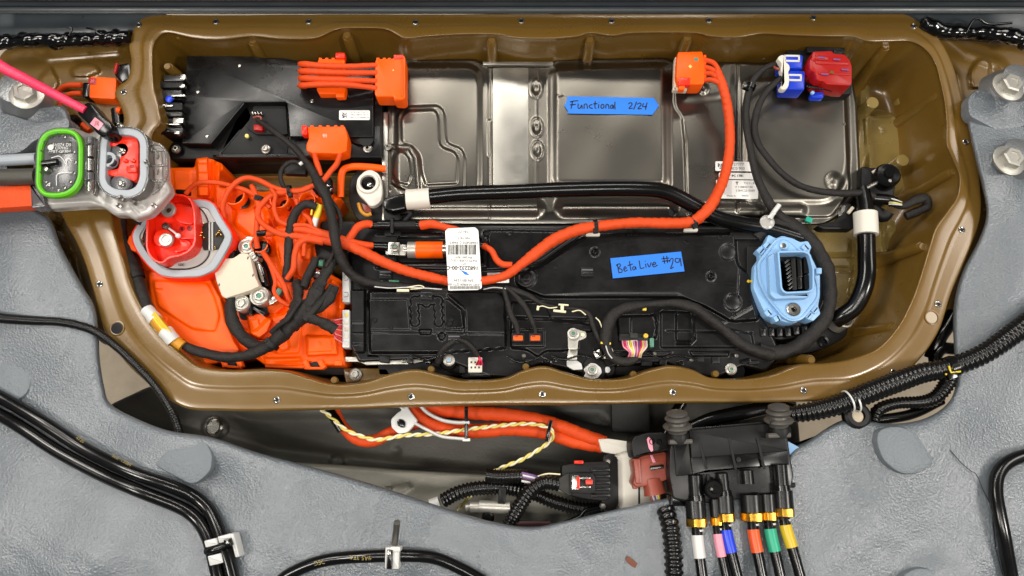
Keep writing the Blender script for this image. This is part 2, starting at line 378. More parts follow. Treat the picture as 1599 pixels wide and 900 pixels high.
k_i = np.linspace(0, 1, len(inner)); k_o = np.linspace(0, 1, len(outer))
oc = np.stack([np.interp(np.linspace(0, 1, len(inner)), k_o, [p[i] for p in outer]) for i in (0, 1)], 1)
# parameter by control index so that the two edges stay paired
ti = np.linspace(0, len(inner)-1, 14*(len(inner)-1)+1)
def crp(p, t):
    p = np.asarray(p, float); e = np.vstack([2*p[0]-p[1], p, 2*p[-1]-p[-2]]); i = np.clip(np.floor(t).astype(int), 0, len(p)-2); u = (t-i)[:, None]
    a, b, c, d = e[i], e[i+1], e[i+2], e[i+3]
    return .5*((2*b)+(c-a)*u+(2*a-5*b+4*c-d)*u*u+(3*b-a-3*c+d)*u**3)
IC = crp(inner, ti); OC = crp(oc, ti)
def bodyz(X, Y):
    z = np.full(np.shape(X), .012)
    z = z+.012*np.sin(X/88.0+1.0)*np.sin(Y/61.0)+.005*np.sin(X/37.0+Y/53.0)+.012*np.exp(-(((X-250)/190)**2+((Y-880)/80)**2))+.010*np.exp(-(((X-60)/120)**2+((Y-800)/130)**2))
    z = z+.016*np.exp(-(((X-1480)/130)**2+((Y-820)/110)**2))+.010*np.exp(-(((X-620)/330)**2+((Y-880)/70)**2))
    z = z+.018*np.exp(-(((X-40)/75)**2+((Y-420)/110)**2))+.020*np.exp(-(((X-1590)/60)**2+((Y-330)/170)**2))
    z = z-.012*np.exp(-(((X-330)/60)**2+((Y-760)/40)**2))+.006*np.sin(X/47.0)*np.sin(Y/39.0+1)*.4
    z = z+.012*ss(1-np.hypot((X-1455)/70, (Y-905)/60)*.9)-.010*np.exp(-(((X-1330)/55)**2+((Y-760)/75)**2))
    z = z+.010*ss(1-np.hypot((X-45)/70, (Y-165)/60))+.012*ss(1-np.hypot((X-1575)/60, (Y-150)/50))+.012*ss(1-np.hypot((X-1570)/55, (Y-258)/55))
    z = z+.0022*np.sin(X/13.0+np.sin(Y/21.0))*np.sin(Y/11.0+np.sin(X/17.0))*np.exp(-((Y-880)/60)**2)*.5
    return z
rows = [(-.0, -.030), (0, -.013), (.003, -.0095), (.008, -.0065), (.016, -.0038), (.028, -.0017), (.042, -.0006), (.06, 0)]+[(t, 0) for t in np.linspace(.075, 1, 90)]
lp = []
for t, dz in rows:
    q = IC*(1-t)+OC*t; lp.append(PA(q[:, 0], q[:, 1], bodyz(q[:, 0], q[:, 1])+dz))
body = loft('body_floor', 'body', None, lp, cap1=False, closed=False, kind='structure', ang=60)
# blanking plugs and flat discs bonded on the panel
def bz(x, y): return float(bodyz(np.array(float(x)), np.array(float(y))))
layer('plug', 'plug', body, [(238, 727), (262, 700), (292, 683), (320, 688), (332, 708), (330, 735), (312, 752), (298, 758)], bz(290, 718)+.0045, .012, 5, 10)
layer('plug', 'plug', body, ell(8, 592, 40, 36, 20), bz(8, 592)+.0045, .016, 5, 0)
layer('plug', 'plug', body, [(1368, 690), (1372, 670), (1400, 664), (1430, 672), (1448, 700), (1462, 720), (1440, 740), (1408, 742), (1380, 722)], bz(1410, 700)+.0045, .014, 5, 14)
layer('plug', 'plug', body, ell(1440, 925, 40, 38), bz(1440, 900)+.004, .016, 5, 0)
strokes('panel_seam', 'void', body, [[(1476, 703), (1482, 702), (1500, 722), (1515, 735), (1525, 742), (1535, 765), (1547, 790), (1552, 830), (1556, 860), (1566, 899)]], bz(1530, 790)+.0035, 1.3)
layer('paint_chip', 'rust', body, [(977, 870), (982, 869), (1004, 886), (1006, 892), (1002, 893), (985, 884), (977, 876)], bz(990, 880)+.0012, .002, .6, 3)
# ---- dark cross panel along the top edge, in front of the tray
px_ = np.linspace(-60, 1660, 120); lp = []
for y, z in ((-60, .075), (0, .062), (4, .05), (9, .046), (11, .034), (16, .03), (21, .029), (22, .022)):
    lp.append(PA(px_, np.full(120, y)+np.where((px_ > 200) & (px_ < 1400), 0, 0), np.full(120, z)))
cross = loft('crossmember', 'bodydark', None, lp, cap1=False, closed=False, L=('dark grey painted body crossmember running along the whole top edge above the brown tray', 'crossmember'), ang=50)
for x0, x1 in ((-60, 260), (1370, 1660)):
    q = np.linspace(x0, x1, 60); lp = []
    for y, z in ((14, -.012), (30, -.014), (40, -.016), (50, -.019), (60, -.026), (64, -.04)): lp.append(PA(q, y+3*np.sin(q/40), np.full(60, z)+0*q))
    loft('shelf_panel', 'plug' if 0 else 'bodydark', cross, lp, cap1=False, closed=False, ang=50)
def sealbead(pts, r, L):
    o = tube('sealant_bead', 'seal', None, pts, r, lump=.16, step=2, L=(L, 'sealant'))
    for i in range(16):
        a = random.randrange(len(pts)-1); t = random.random(); p = np.array(pts[a])*(1-t)+np.array(pts[a+1])*t
        lathe('sealant_blob', 'seal', o, p[0], p[1]+random.uniform(-7, 5), .0, [(7, -.012), (random.uniform(7, 11), -.002), (8, .004), (5, .007), (1, .0085)], axis=(random.uniform(-.2, .2), random.uniform(-.2, .2), 1), seg=14)
sealbead([(-30, 68, .0), (20, 66, .0), (60, 62, .002), (100, 64, .0), (150, 62, 0), (205, 58, 0)], 11, 'lumpy black glossy sealant bead in the upper left corner, beside the tray flange')
tube('stray_strand', 'seal', None, [(108, 55, .012), (113, 46, .014), (109, 43, .015)], 1.6, L=('short hooked black sealant string standing off the upper left bead', 'sealant string'))
tube('stray_strand', 'seal', None, [(135, 44, .014), (146, 46, .014), (156, 54, .012), (175, 54, .01), (200, 56, .008)], 1.4, L=('thin black sealant string trailing right towards the tray corner above the upper left bead', 'sealant string'))
sealbead([(1440, 34, .004), (1470, 48, .002), (1505, 50, 0), (1540, 52, 0), (1570, 55, 0), (1610, 64, 0)], 12, 'lumpy black glossy sealant bead in the upper right corner, beside the tray flange')
tube('stray_strand', 'seal', None, [(1508, 52, .01), (1518, 34, .014), (1528, 30, .014), (1545, 38, .01), (1580, 36, .01)], 2.2, L=('curled black sealant string above the upper right bead', 'sealant string'))
# ---- brown pack cover that runs on beyond the tray at both sides
pcv = T('pack_cover', 'brown coated battery pack cover showing past both ends of the tray flange', 'battery cover', 100, 250, -.07)
stamp('end_panel', 'bronze', pcv, [(5, 78), (40, 66), (110, 72), (203, 62), (216, 120), (200, 190), (182, 240), (130, 300), (112, 330), (140, 410), (165, 480), (190, 540), (160, 540), (110, 470), (60, 350), (10, 280), (-20, 180), (-10, 110)], -.05, [
    ('p', [(60, 120), (80, 100), (95, 130), (85, 150), (62, 145)], 6, 5, 6), ('p', [(108, 108), (128, 98), (150, 100), (160, 112), (140, 122), (112, 122)], 6, 4), ('p', [(20, 60), (200, 60), (190, 90), (70, 100)], 4, 10), ('l', [(90, 340), (120, 400), (140, 470)], 16, -7)],
    step=2.5, edge=12, drop=.006, skirt=.02, r=14)
stamp('end_panel', 'bronze', pcv, [(1440, 40), (1500, 56), (1570, 66), (1620, 80), (1640, 200), (1600, 330), (1520, 470), (1470, 500), (1500, 400), (1522, 310), (1505, 210), (1490, 110)], -.05, [
    ('p', [(1515, 140), (1512, 112), (1525, 92), (1538, 89), (1549, 98), (1547, 140)], 8, 5), ('l', [(1480, 56), (1510, 80), (1560, 100), (1600, 150)], 14, 5), ('c', 1530, 240, 14, -5, 6)],
    step=2.5, edge=12, drop=.006, skirt=.02, r=14)
for i, (x, y) in enumerate(((92, 345), (176, 376), (1531, 330))):
    lathe('cover_stud', 'bronze', None, x, y, -.05, [(8, 0), (7, .018), (5, .02)], L=('brown stud on the pack cover, %s' % ('just below the clear connector', 'beside the left tray flange', 'in the gap right of the tray')[i], 'stud'))
# ---- dark rear subframe seen between tray and panel
sf = [(172, 632), (232, 604), (400, 590), (1240, 590), (1250, 700), (1180, 800), (900, 860), (760, 860), (560, 800), (300, 720), (170, 650)]
stamp('rear_subframe', 'frame', None, sf, -.16, [('p', [(340, 640), (940, 640), (1010, 700), (1000, 760), (700, 742), (420, 705)], -6, 20), ('e', 335, 667, 20, 16, 7, 4), ('e', 527, 722, 14, 12, 10, 5), ('c', 620, 704, 8, -4, 4), ('l', [(200, 640), (420, 700), (980, 760)], 12, 3)],
    step=4, edge=8, skirt=.03, L=('dark greasy steel rear subframe below the bottom flange of the tray', 'subframe'))
be = [(440, 722), (520, 726), (620, 734), (760, 742), (900, 752), (1000, 790), (900, 850), (700, 850), (560, 790), (470, 750)]
stamp('subframe_beam', 'framelt', None, be, -.10, [('p', [(500, 742), (520, 744), (525, 760), (505, 756)], -8, 5), ('p', [(600, 760), (640, 752), (648, 762), (615, 778)], -7, 4, 3), ('e', 606, 764, 9, 5, -5, 2), ('p', [(600, 750), (900, 770), (880, 840), (650, 830)], -4, 20)],
    step=3, edge=7, drop=.008, skirt=.05, r=12, L=('pale weathered steel beam of the subframe along the edge of the grey panel', 'beam'))
lathe('access_plug', 'steel', None, 335, 667, -.152, [(17, 0), (18, .003), (15, .004), (11, .002), (10, .006), (7, .006)], L=('round stepped steel plug in the subframe, left of the white clamp', 'plug'))
box('shadow_bracket', 'grime', None, 985, 645, 60, 60, -.12, .01, 0, 2, 6, L=('greasy dark bracket plate under the bottom flange, left of the black valve block', 'bracket'))
tube('brace_rod', 'rub', None, [(1065, 628, -.08), (1050, 655, -.08), (1035, 690, -.08)], 9, L=('short slanted black rod below the flange, behind the left mounting bush', 'rod'))
# ================================================================ the brown tray
tray_pairs = [ # (outer), (inner) going clockwise from the top left
 ((212, 38), (246, 62)), ((235, 24), (262, 52)), ((300, 23), (300, 60)), ((340, 23), (345, 63)), ((390, 23), (395, 58)), ((437, 22), (440, 62)), ((480, 22), (492, 61)), ((510, 22), (527, 47)), ((560, 22), (565, 45)), ((600, 22), (603, 47)), ((632, 22), (632, 61)), ((665, 22), (668, 58)), ((720, 22), (722, 55)), ((770, 21), (772, 55)), ((805, 21), (808, 61)), ((850, 21), (852, 62)), ((895, 20), (898, 59)), ((920, 20), (922, 53)), ((955, 20), (956, 57)), ((985, 20), (985, 53)), ((1040, 20), (1040, 52)), ((1085, 19), (1087, 53)), ((1110, 19), (1110, 58)), ((1150, 19), (1150, 60)), ((1190, 18), (1190, 54)), ((1230, 18), (1230, 56)), ((1280, 17), (1285, 58)), ((1330, 16), (1330, 59)), ((1365, 16), (1355, 66)), ((1395, 17), (1390, 66)), ((1422, 25), (1420, 66)), ((1447, 42), (1442, 76)), ((1468, 62), (1458, 96)), ((1487, 98), (1467, 125)), ((1500, 140), (1474, 160)), ((1508, 175), (1477, 195)), ((1518, 215), (1477, 225)), ((1528, 255), (1487, 250)), ((1531, 290), (1497, 275)), ((1533, 325), (1494, 305)), ((1528, 355), (1478, 330)), ((1515, 390), (1460, 355)), ((1500, 425), (1450, 385)), ((1485, 462), (1438, 425)), ((1470, 510), (1424, 465)), ((1450, 545), (1402, 508)), ((1428, 572), (1370, 543)), ((1405, 600), (1330, 560)), ((1370, 622), (1290, 567)), ((1300, 626), (1245, 570)), ((1240, 627), (1205, 585)), ((1190, 628), (1160, 592)), ((1130, 629), (1110, 590)), ((1080, 629), (1080, 577)), ((1045, 630), (1045, 571)), ((1010, 630), (1010, 579)), ((960, 631), (975, 591)), ((920, 631), (925, 592)), ((880, 632), (885, 582)), ((850, 632), (850, 572)), ((815, 632), (818, 578)), ((780, 632), (785, 591)), ((720, 633), (722, 594)), ((690, 634), (690, 586)), ((650, 635), (650, 577)), ((610, 636), (612, 583)), ((565, 638), (568, 597)), ((520, 639), (522, 600)), ((480, 640), (482, 590)), ((440, 641), (445, 579)), ((400, 642), (405, 577)), ((345, 641), (355, 578)), ((292, 638), (312, 572)), ((255, 618), (288, 556)), ((222, 592), (262, 533)), ((190, 560), (238, 505)), ((163, 518), (220, 475)), ((146, 460), (206, 445)), ((133, 415), (197, 415)), ((118, 378), (187, 382)), ((100, 345), (178, 350)), ((95, 320), (178, 325)), ((130, 290), (200, 290)), ((165, 260), (226, 262)), ((182, 225), (236, 232)), ((189, 200), (240, 208)), ((192, 184), (252, 192)), ((187, 165), (250, 172)), ((178, 146), (246, 152)), ((184, 134), (242, 138)), ((199, 122), (240, 120)), ((204, 95), (239, 95)), ((201, 70), (240, 75))]
def crc(p, k=10):
    p = np.asarray(p, float); n = len(p); o = []
    for i in range(n):
        a, b, c, d = p[i-1], p[i], p[(i+1) % n], p[(i+2) % n]
        for u in np.linspace(0, 1, k, endpoint=False): o.append(.5*((2*b)+(c-a)*u+(2*a-5*b+4*c-d)*u*u+(3*b-a-3*c+d)*u**3))
    return np.array(o)
TO = crc([a for a, b in tray_pairs]); TI = crc([b for a, b in tray_pairs])
lp = []
WO = PA(TO[:, 0], TO[:, 1], np.zeros(len(TO))); 
for dz in (-.016, -.003): q = WO.copy(); q[:, 2] += dz; lp.append(q)
for t, dz in ((.03, -.0006), (.06, 0), (.2, 0), (.4, 0), (.5, .0), (.53, .0006), (.56, .0012), (.59, .0018), (.63, .002), (.8, .002), (.92, .002), (.96, .0014), (.985, .0), (1.0, -.003)):
    q = TO*(1-t)+TI*t; lp.append(PA(q[:, 0], q[:, 1], np.full(len(q), dz)))
WI = lp[-1][:, :2]
sm = WI.copy()
for _ in range(60): sm = (np.roll(sm, 1, 0)+sm+np.roll(sm, -1, 0))/3
for d, dz, mix in ((.0012, -.010, 0), (.003, -.03, .15), (.006, -.06, .35), (.009, -.09, .6), (.012, -.112, .8), (.018, -.123, .9), (.028, -.1285, 1), (.05, -.1305, 1)):
    q = inset(WI*(1-mix)+sm*mix, d); lp.append(np.column_stack([q, np.full(len(q), dz)]))
tray = T('battery_tray', 'large brown coated stamped steel tray with wavy flange holding all the electronics in the middle', 'tray', 800, 400, -.13)
loft('flange', 'bronze', tray, lp, cap1=False, ang=60)
fl = [(240, 62), (1430, 66), (1475, 150), (1480, 250), (1495, 280), (1450, 440), (1420, 560), (1330, 612), (800, 620), (330, 612), (220, 470), (180, 340), (236, 230)]
R_ = [('p', [(1345, 170), (1395, 165), (1425, 190), (1440, 240), (1425, 300), (1380, 330), (1345, 300)], 9, 18, 24), ('p', [(1340, 100), (1365, 130), (1352, 300), (1330, 300)], 8, 8),
 ('l', [(1353, 180), (1358, 260), (1375, 320), (1385, 400)], 7, 7), ('l', [(1360, 182), (1395, 180), (1415, 205)], 5, 6), ('l', [(1330, 380), (1335, 420), (1328, 460)], 6, 7),
 ('p', [(1350, 330), (1400, 340), (1415, 360), (1395, 420), (1330, 500), (1330, 420)], 6, 14), ('l', [(1290, 400), (1340, 400)], 4, 4), ('l', [(1290, 420), (1340, 420)], 4, 4),
 ('p', [(1360, 485), (1400, 470), (1380, 530), (1310, 545)], -6, 10), ('l', [(1320, 540), (1370, 500), (1410, 470)], 6, 5),
 ('l', [(340, 262), (600, 262)], 5, 5), ('l', [(340, 276), (600, 276)], 5, 5), ('l', [(380, 305), (600, 305)], 5, 5), ('c', 1378, 203, 5, 3, 2), ('c', 1390, 356, 6, 3, 2)]
R_ = [(*f[:(2 if f[0] == 'p' else 3 if f[0] == 'l' else 4)], f[(2 if f[0] == 'p' else 3 if f[0] == 'l' else 4)]*1.15, *f[(3 if f[0] == 'p' else 4 if f[0] == 'l' else 5):]) for f in R_]
stamp('tray_floor', 'bronze_floor_lit', tray, fl, -.1305, R_, step=3, edge=2, drop=0, skirt=.004, r=10)
# columns pressed into the wall, capped by a round stud
for x, y, r in ((280, 58, 7), (395, 64, 9), (542, 56, 9), (768, 64, 9), (921, 63, 9), (1073, 60, 9), (1329, 62, 8), (1382, 72, 9), (1470, 148, 9), (1489, 269, 9), (1440, 386, 9), (1396, 513, 9), (1266, 563, 8), (522, 594, 7), (673, 577, 7), (821, 573, 7), (989, 585, 7), (1117, 584, 7), (292, 566, 8), (242, 166, 8), (262, 105, 8)):
    if r > 7:
        p_ = P(x, y, -.016); cw = P(820, 330, 0); d_ = (cw-p_)[:2]; k_ = np.argmin(np.hypot(WI[:, 0]-p_[0], WI[:, 1]-p_[1])); t_ = WI[(k_+6) % len(WI)]-WI[k_-6]; n_ = np.array([-t_[1], t_[0]]); n_ /= np.linalg.norm(n_)+1e-9
        if np.dot(n_, d_) < 0: n_ = -n_
        b0 = np.array([p_[0], p_[1], -.016])+np.array([*n_, 0])*.001; b1 = np.array([p_[0]+n_[0]*.016, p_[1]+n_[1]*.016, -.128]); lp_ = []
        for f_, k2 in ((0, .55), (0, .9), (.02, 1), (.3, 1.05), (.6, 1.12), (.85, 1.3), (.95, 1.7), (1, 2.3)):
            c_ = b0*(1-f_)+b1*f_; lp_.append([c_+np.array([math.cos(a_)*r*k2*.00099, math.sin(a_)*r*k2*.00099, 0]) for a_ in np.linspace(0, 2*math.pi, 20, endpoint=False)])
        loft('wall_column', 'bronze', tray, lp_, cap0=True, cap1=False, ang=50)
    lathe('stud', 'bronze', tray, x, y, -.014, [(r*.8, -.006), (r*.8, .001), (r*.65, .003)], seg=18)
for x, y, r, h in ((1363, 160, 11, .05), (1410, 250, 11, .05), (1407, 157, 7, .02), (1412, 195, 7, .012)):
    lathe('floor_post', 'bronze_floor_lit', tray, x, y, -.125+h, [(r+2, -h), (r, -h*.4), (r, -.001), (r*.9, 0)], seg=22)
tube('weld_bead', 'amber', tray, [(1405, 148, -.112), (1410, 160, -.108), (1412, 178, -.11), (1412, 200, -.115)], 5, lump=.3)
# rivet nuts round the flange
riv = None
for x, y in ((217, 39), (337, 34), (482, 34), (649, 35), (814, 33), (955, 33), (1107, 32), (1270, 28), (1427, 41), (193, 144), (1508, 222), (1502, 359), (1465, 475), (1255, 610), (1395, 582), (1051, 613), (847, 616), (642, 620), (432, 625), (155, 444), (1270, 628-18)):
    if (x, y) == (1270, 610): continue
    if riv is None:
        c0 = lathe('rivet_nut', 'steel', tray, x, y, .0006, [(5.2, -.002), (5.2, .0006), (4.0, .0012), (2.9, .0008), (2.6, -.001)], seg=16); riv = c0
        h0 = lathe('nut_bore', 'void', c0, x, y, .0006, [(2.7, -.0005), (2.7, .0002)], seg=12)
        bl = h0.location.copy(); W0 = P(x, y, .0006)
    else:
        c = riv.copy(); COL.objects.link(c); W1 = P(x, y, .0006); c.location = riv.location+Vector(W1-W0); c.parent = tray
        h = h0.copy(); COL.objects.link(h); h.parent = c; h.location = bl
for x, y, m in ((183, 513, 'void'), (1455, 496, 'concrete')):
    a = lathe('flange_hole', 'bronze', tray, x, y, .0006, [(11.5, -.002), (11.5, .0008), (10.5, .001), (9.2, .0008), (9, -.001)], seg=28)
    lathe('hole_bottom', m, a, x+(-1 if x < 800 else -1), y, .0004, [(9.2, -.0006), (9.2, .0004)], seg=28)
# ================================================================ black power converter at the upper left
pc_ = T('power_converter', 'flat black power electronics box with a stepped recess, upper left of the tray', 'converter box', 440, 170, -.12)
layer('housing', 'blkm', pc_, [(262, 214), (288, 200), (292, 92), (440, 90), (470, 96), (596, 100), (598, 246), (268, 249)], -.052, .07, 2, 4)
layer('cover', 'blk', pc_, [(291, 87), (392, 88), (430, 92), (462, 96), (592, 99), (594, 118), (583, 120), (583, 214), (452, 214), (448, 160), (381, 160), (329, 225), (284, 224), (288, 150)], -.034, .03, 1.6, 2)
layer('recess_wall', 'blkm', pc_, [(381, 161), (448, 161), (451, 213), (448, 242), (343, 242), (392, 183)], -.05, .012, 1, 1)
strokes('edge_line', 'inkg', pc_, [[(329, 224), (381, 161)]], -.0325, .5)
strokes('edge_line', 'inkg', pc_, [[(343, 241), (375, 203)]], -.0495, .5)
layer('ledge', 'blk', pc_, [(455, 200), (594, 196), (596, 246), (350, 246), (330, 244), (345, 240), (452, 240)], -.046, .03, 1.4, 3)
layer('boss', 'blk', pc_, ell(563, 208, 20, 18), -.040, .012, 3, 0)
lathe('boss_socket', 'void', pc_, 572, 218, -.0415, [(13, 0), (13, .003), (10, .0035)], seg=24)
for x, y in ((415, 234), (574, 232), (275, 233)):
    s = hexbolt(pc_, x, y, -.044, 7.5, 'bolt', 'green', .004, nm='screw')
for x, y in ((374, 103), (309, 144), (323, 213), (487, 158)):
    lathe('pin_mark', 'steel', pc_, x, y, -.0338, [(3.2, 0), (3.2, .001), (2.4, .0014), (2.2, .0002)], seg=12)
pb = layer('inner_board', 'void', pc_, [(396, 165), (446, 165), (449, 210), (400, 210), (385, 200)], -.045, .006, 1, 2)
for i in range(4): box('pin', 'steel', pb, 394+i*4.6, 176.5, 1.6, 5.5, -.036, .008, -25, .3, .3)
box('red_latch', 'red', pc_, 403, 199, 15, 9, -.036, .01, 5, 1.5, 2); box('yellow_dot', 'wirey', pc_, 385, 212, 6, 6, -.0405, .004, 0, .5, 3)
tube('copper_loop', 'brick', pc_, [(396, 184, -.035), (402, 182, -.032), (408, 184, -.032), (406, 189, -.033)], 2)
hexbolt(pc_, 415, 233, -.043, 8, 'bolt', 'bolt', .005, nm='screw')
lb = box('white_label', 'paper', pc_, 553.5, 180, 48, 15, -.0335, .0008, 0, .3, 2)
codeblock('matrix_code', lb, 534, 176, 8, 8.5, -.0332, 9, 9)
for j, t in enumerate(('XP 814-61-F162  Y', 'PRN 108101 00 A', 'TSN 3151234000123')): text(t, 'inkg', lb, 561, 175.5+j*4.2, -.0331, 3.4)
# terminals on its left flank
tb = T('terminal_row', 'row of black terminal blocks with silver lugs left of the black converter box', 'terminal block', 265, 160, -.12)
for i, (x, y, w_, h_) in enumerate(((272, 122, 34, 10), (266, 132, 42, 10), (264, 148, 40, 16), (268, 166, 34, 12), (262, 178, 46, 8), (262, 190, 50, 10), (262, 204, 48, 10))):
    box('terminal', ('blk', 'blkm')[i % 2], tb, x, y, w_, h_, -.018-.003*(i % 3), .06, 0, 1.5, 3)
for x, y, w_, h_ in ((284, 134, 9, 5), (278, 149, 22, 3.5), (254, 165, 12, 5), (263, 165, 14, 3), (278, 188, 17, 8), (266, 194, 30, 2.5), (276, 207, 9, 5), (285, 120, 9, 8)):
    box('terminal_lug', 'steel', tb, x, y, w_, h_, -.015, .006, 0, .8, 1.2)
lathe('blue_stud', 'blueb', tb, 265, 156, -.017, [(6, 0), (6, .003), (4, .004)], seg=14)
tube('terminal_wire', 'rub', tb, [(240, 196, -.022), (262, 195, -.02), (285, 200, -.022)], 3); tube('terminal_wire', 'rub', tb, [(243, 212, -.022), (262, 206, -.018), (285, 210, -.022)], 3)
# ================================================================ aluminium case
case = T('charger_case', 'big stamped aluminium charger case with embossed panels, upper middle of the tray', 'metal case', 960, 215, -.12)
co = [(602, 92), (640, 86), (652, 92), (742, 92), (758, 101), (763, 104), (858, 104), (866, 92), (1040, 90), (1050, 95), (1150, 97), (1195, 98), (1300, 98), (1328, 108), (1338, 160), (1343, 262), (1342, 302), (1324, 320), (1305, 342), (1285, 352), (1240, 352), (1000, 349), (604, 350)]
F_ = [('p', [(612, 96), (740, 96), (756, 112), (756, 296), (742, 316), (640, 316), (612, 296)], 8, 13, 18),
 ('p', [(608, 170), (620, 155), (615, 110), (604, 96), (600, 300), (612, 300), (606, 250), (606, 200)], -2, 5, 3),
 ('p', [(616, 184), (628, 164), (686, 162), (697, 174), (700, 222), (722, 229), (729, 244), (728, 298), (640, 302), (608, 290), (606, 236), (617, 224)], 4, 6, 8),
 ('p', [(623, 184), (634, 170), (680, 168), (688, 180), (690, 227), (712, 234), (719, 246), (718, 290), (662, 293), (655, 270), (653, 244), (640, 229), (624, 225)], 5, 7, 8),
 ('p', [(611, 242), (622, 233), (634, 235), (643, 248), (646, 280), (638, 293), (618, 287), (609, 276)], 5, 7, 7), ('l', [(612, 229), (640, 231), (649, 246), (653, 296)], 6, -5),
 ('p', [(764, 106), (838, 106), (838, 345), (764, 345)], .8, 3, 2), ('l', [(764, 104), (764, 345)], 3, -1.5), ('l', [(838, 104), (838, 345)], 3.5, 1.5),
 ('p', [(760, 186), (768, 186), (769, 244), (764, 248), (760, 244)], 3, 3, 3),
 ('e', 837, 138, 12, 18, 2, 3), ('e', 837, 138, 9, 14, -6, 7), ('e', 838, 199, 12, 18, 2, 3), ('e', 838, 199, 9, 14, -6, 7), ('e', 839, 235, 12, 18, 2, 3), ('e', 839, 235, 8, 14, -6, 7),
 ('p', [(853, 106), (1045, 94), (1050, 110), (1052, 300), (853, 300)], 5, 9, 16), ('p', [(860, 96), (1036, 96), (1044, 110), (1046, 294), (860, 294)], 8, 13, 18),
 ('p', [(1050, 92), (1320, 100), (1330, 300), (1300, 342), (1070, 342), (1064, 185), (1050, 168)], 5, 6, 12),
 ('p', [(1056, 92), (1142, 92), (1142, 150), (1128, 160), (1062, 166)], 6, 16, 12), ('l', [(1066, 190), (1070, 220), (1072, 310)], 4, 2.5),
 ('p', [(1158, 118), (1318, 118), (1328, 140), (1331, 262), (1318, 300), (1296, 322), (1158, 322)], 6, 12, 22),
 ('l', [(1152, 100), (1152, 330)], 4, -3), ('c', 1303, 283, 17, 8, 15), ('c', 1098, 139, 11, 5, 8),
 ('l', [(640, 324), (835, 324)], 20, 14), ('l', [(884, 322), (1042, 322)], 22, 19), ('l', [(1105, 328), (1250, 328)], 14, 8),
 ('l', [(870, 150), (878, 148)], 3, 1), ('l', [(700, 92), (700, 104)], 4, 1.5), ('l', [(1068, 100), (1068, 112)], 3, 1)]
F_ = [(*f[:(2 if f[0] == 'p' else 3 if f[0] == 'l' else 4 if f[0] == 'c' else 5)], f[(2 if f[0] == 'p' else 3 if f[0] == 'l' else 4 if f[0] == 'c' else 5)]*.7, *f[(3 if f[0] == 'p' else 4 if f[0] == 'l' else 5 if f[0] == 'c' else 6):]) for f in F_]
stamp('lid', 'alu', case, co, -.062, F_, step=1.3, edge=5, drop=.005, skirt=.055, r=6, extra=lambda X, Y: .0006*np.sin(X/41.0+np.sin(Y/57.0)*1.5)*np.sin(Y/49.0+1.2)+.0004*np.sin(X/17.0+Y/29.0))
layer('bright_skin', 'alu_sheet', case, [(770, 106), (825, 106), (825, 308), (770, 308)], -.0600, .003, .4, 3)
box('top_strip', 'alu_sheet', case, 809, 99, 110, 6, -.058, .006, 0, .8, 1)
box('bottom_strip', 'alu_sheet', case, 800, 346, 300, 6, -.058, .006, 0, .8, 1)
box('side_strip', 'alu_sheet', case, 601, 260, 9, 170, -.058, .01, 0, .8, 2)
for x, y in ((605, 230), (1193, 89), (1317, 195), (710, 88), (984, 86)): hexbolt(case, x, y, -.057 if y > 100 else -.07, 5.5 if y != 195 else 4, 'bolt', 'teal' if (x == 1193) else 'bolt', .004, nm='case_screw')
for x in (711, 985): tube('pin', 'bolt', case, [(x, 88, -.075), (x, 78, -.07)], 2.2)
box('teal_plug', 'teal', case, 1264, 343, 10, 8, -.052, .006, 20, 1, 2)
# specification labels
sl = T('rating_label', 'white printed rating labels on the aluminium case, partly under the orange cable', 'label', 1150, 285, -.055)
a = box('label_sheet', 'paper', sl, 1147, 260, 60, 15, -.0525, .0006, 1, .2, 2); codeblock('matrix_code', a, 1121, 255, 8, 9, -.0521, 9, 9, seed=4)
text('727777', 'inkg', a, 1152, 257, -.0521, 6); text('0C0 900', 'inkg', a, 1152, 263.5, -.0521, 6)
a = box('label_sheet', 'paper', sl, 1150, 275, 55, 10, -.0525, .0006, 1, .2, 2); text('PC 1781', 'ink', a, 1152, 275, -.0521, 5, bold=.00015)
a = box('label_sheet', 'paper', sl, 1151, 296, 66, 29, -.0525, .0006, 1, .2, 2); codeblock('matrix_code', a, 1120, 283, 6, 12, -.0521, 6, 12, seed=6); codeblock('matrix_code', a, 1133, 288, 7, 11, -.0521, 8, 12, seed=8)
box('grey_patch', 'clip', a, 1136, 293, 14, 22, -.0520, .0003, 0, .1, .5)
text('T', 'ink', a, 1151, 286.5, -.0520, 6, bold=.0003); text('T E S L A', 'ink', a, 1170, 286.5, -.0520, 4)
text('P 1108457-00', 'inkg', a, 1162, 292.5, -.0520, 4.5); text('S 0HC2210000', 'inkg', a, 1164, 298, -.0520, 4.5); text('Made in        00072', 'inkg', a, 1152, 306, -.0520, 4)
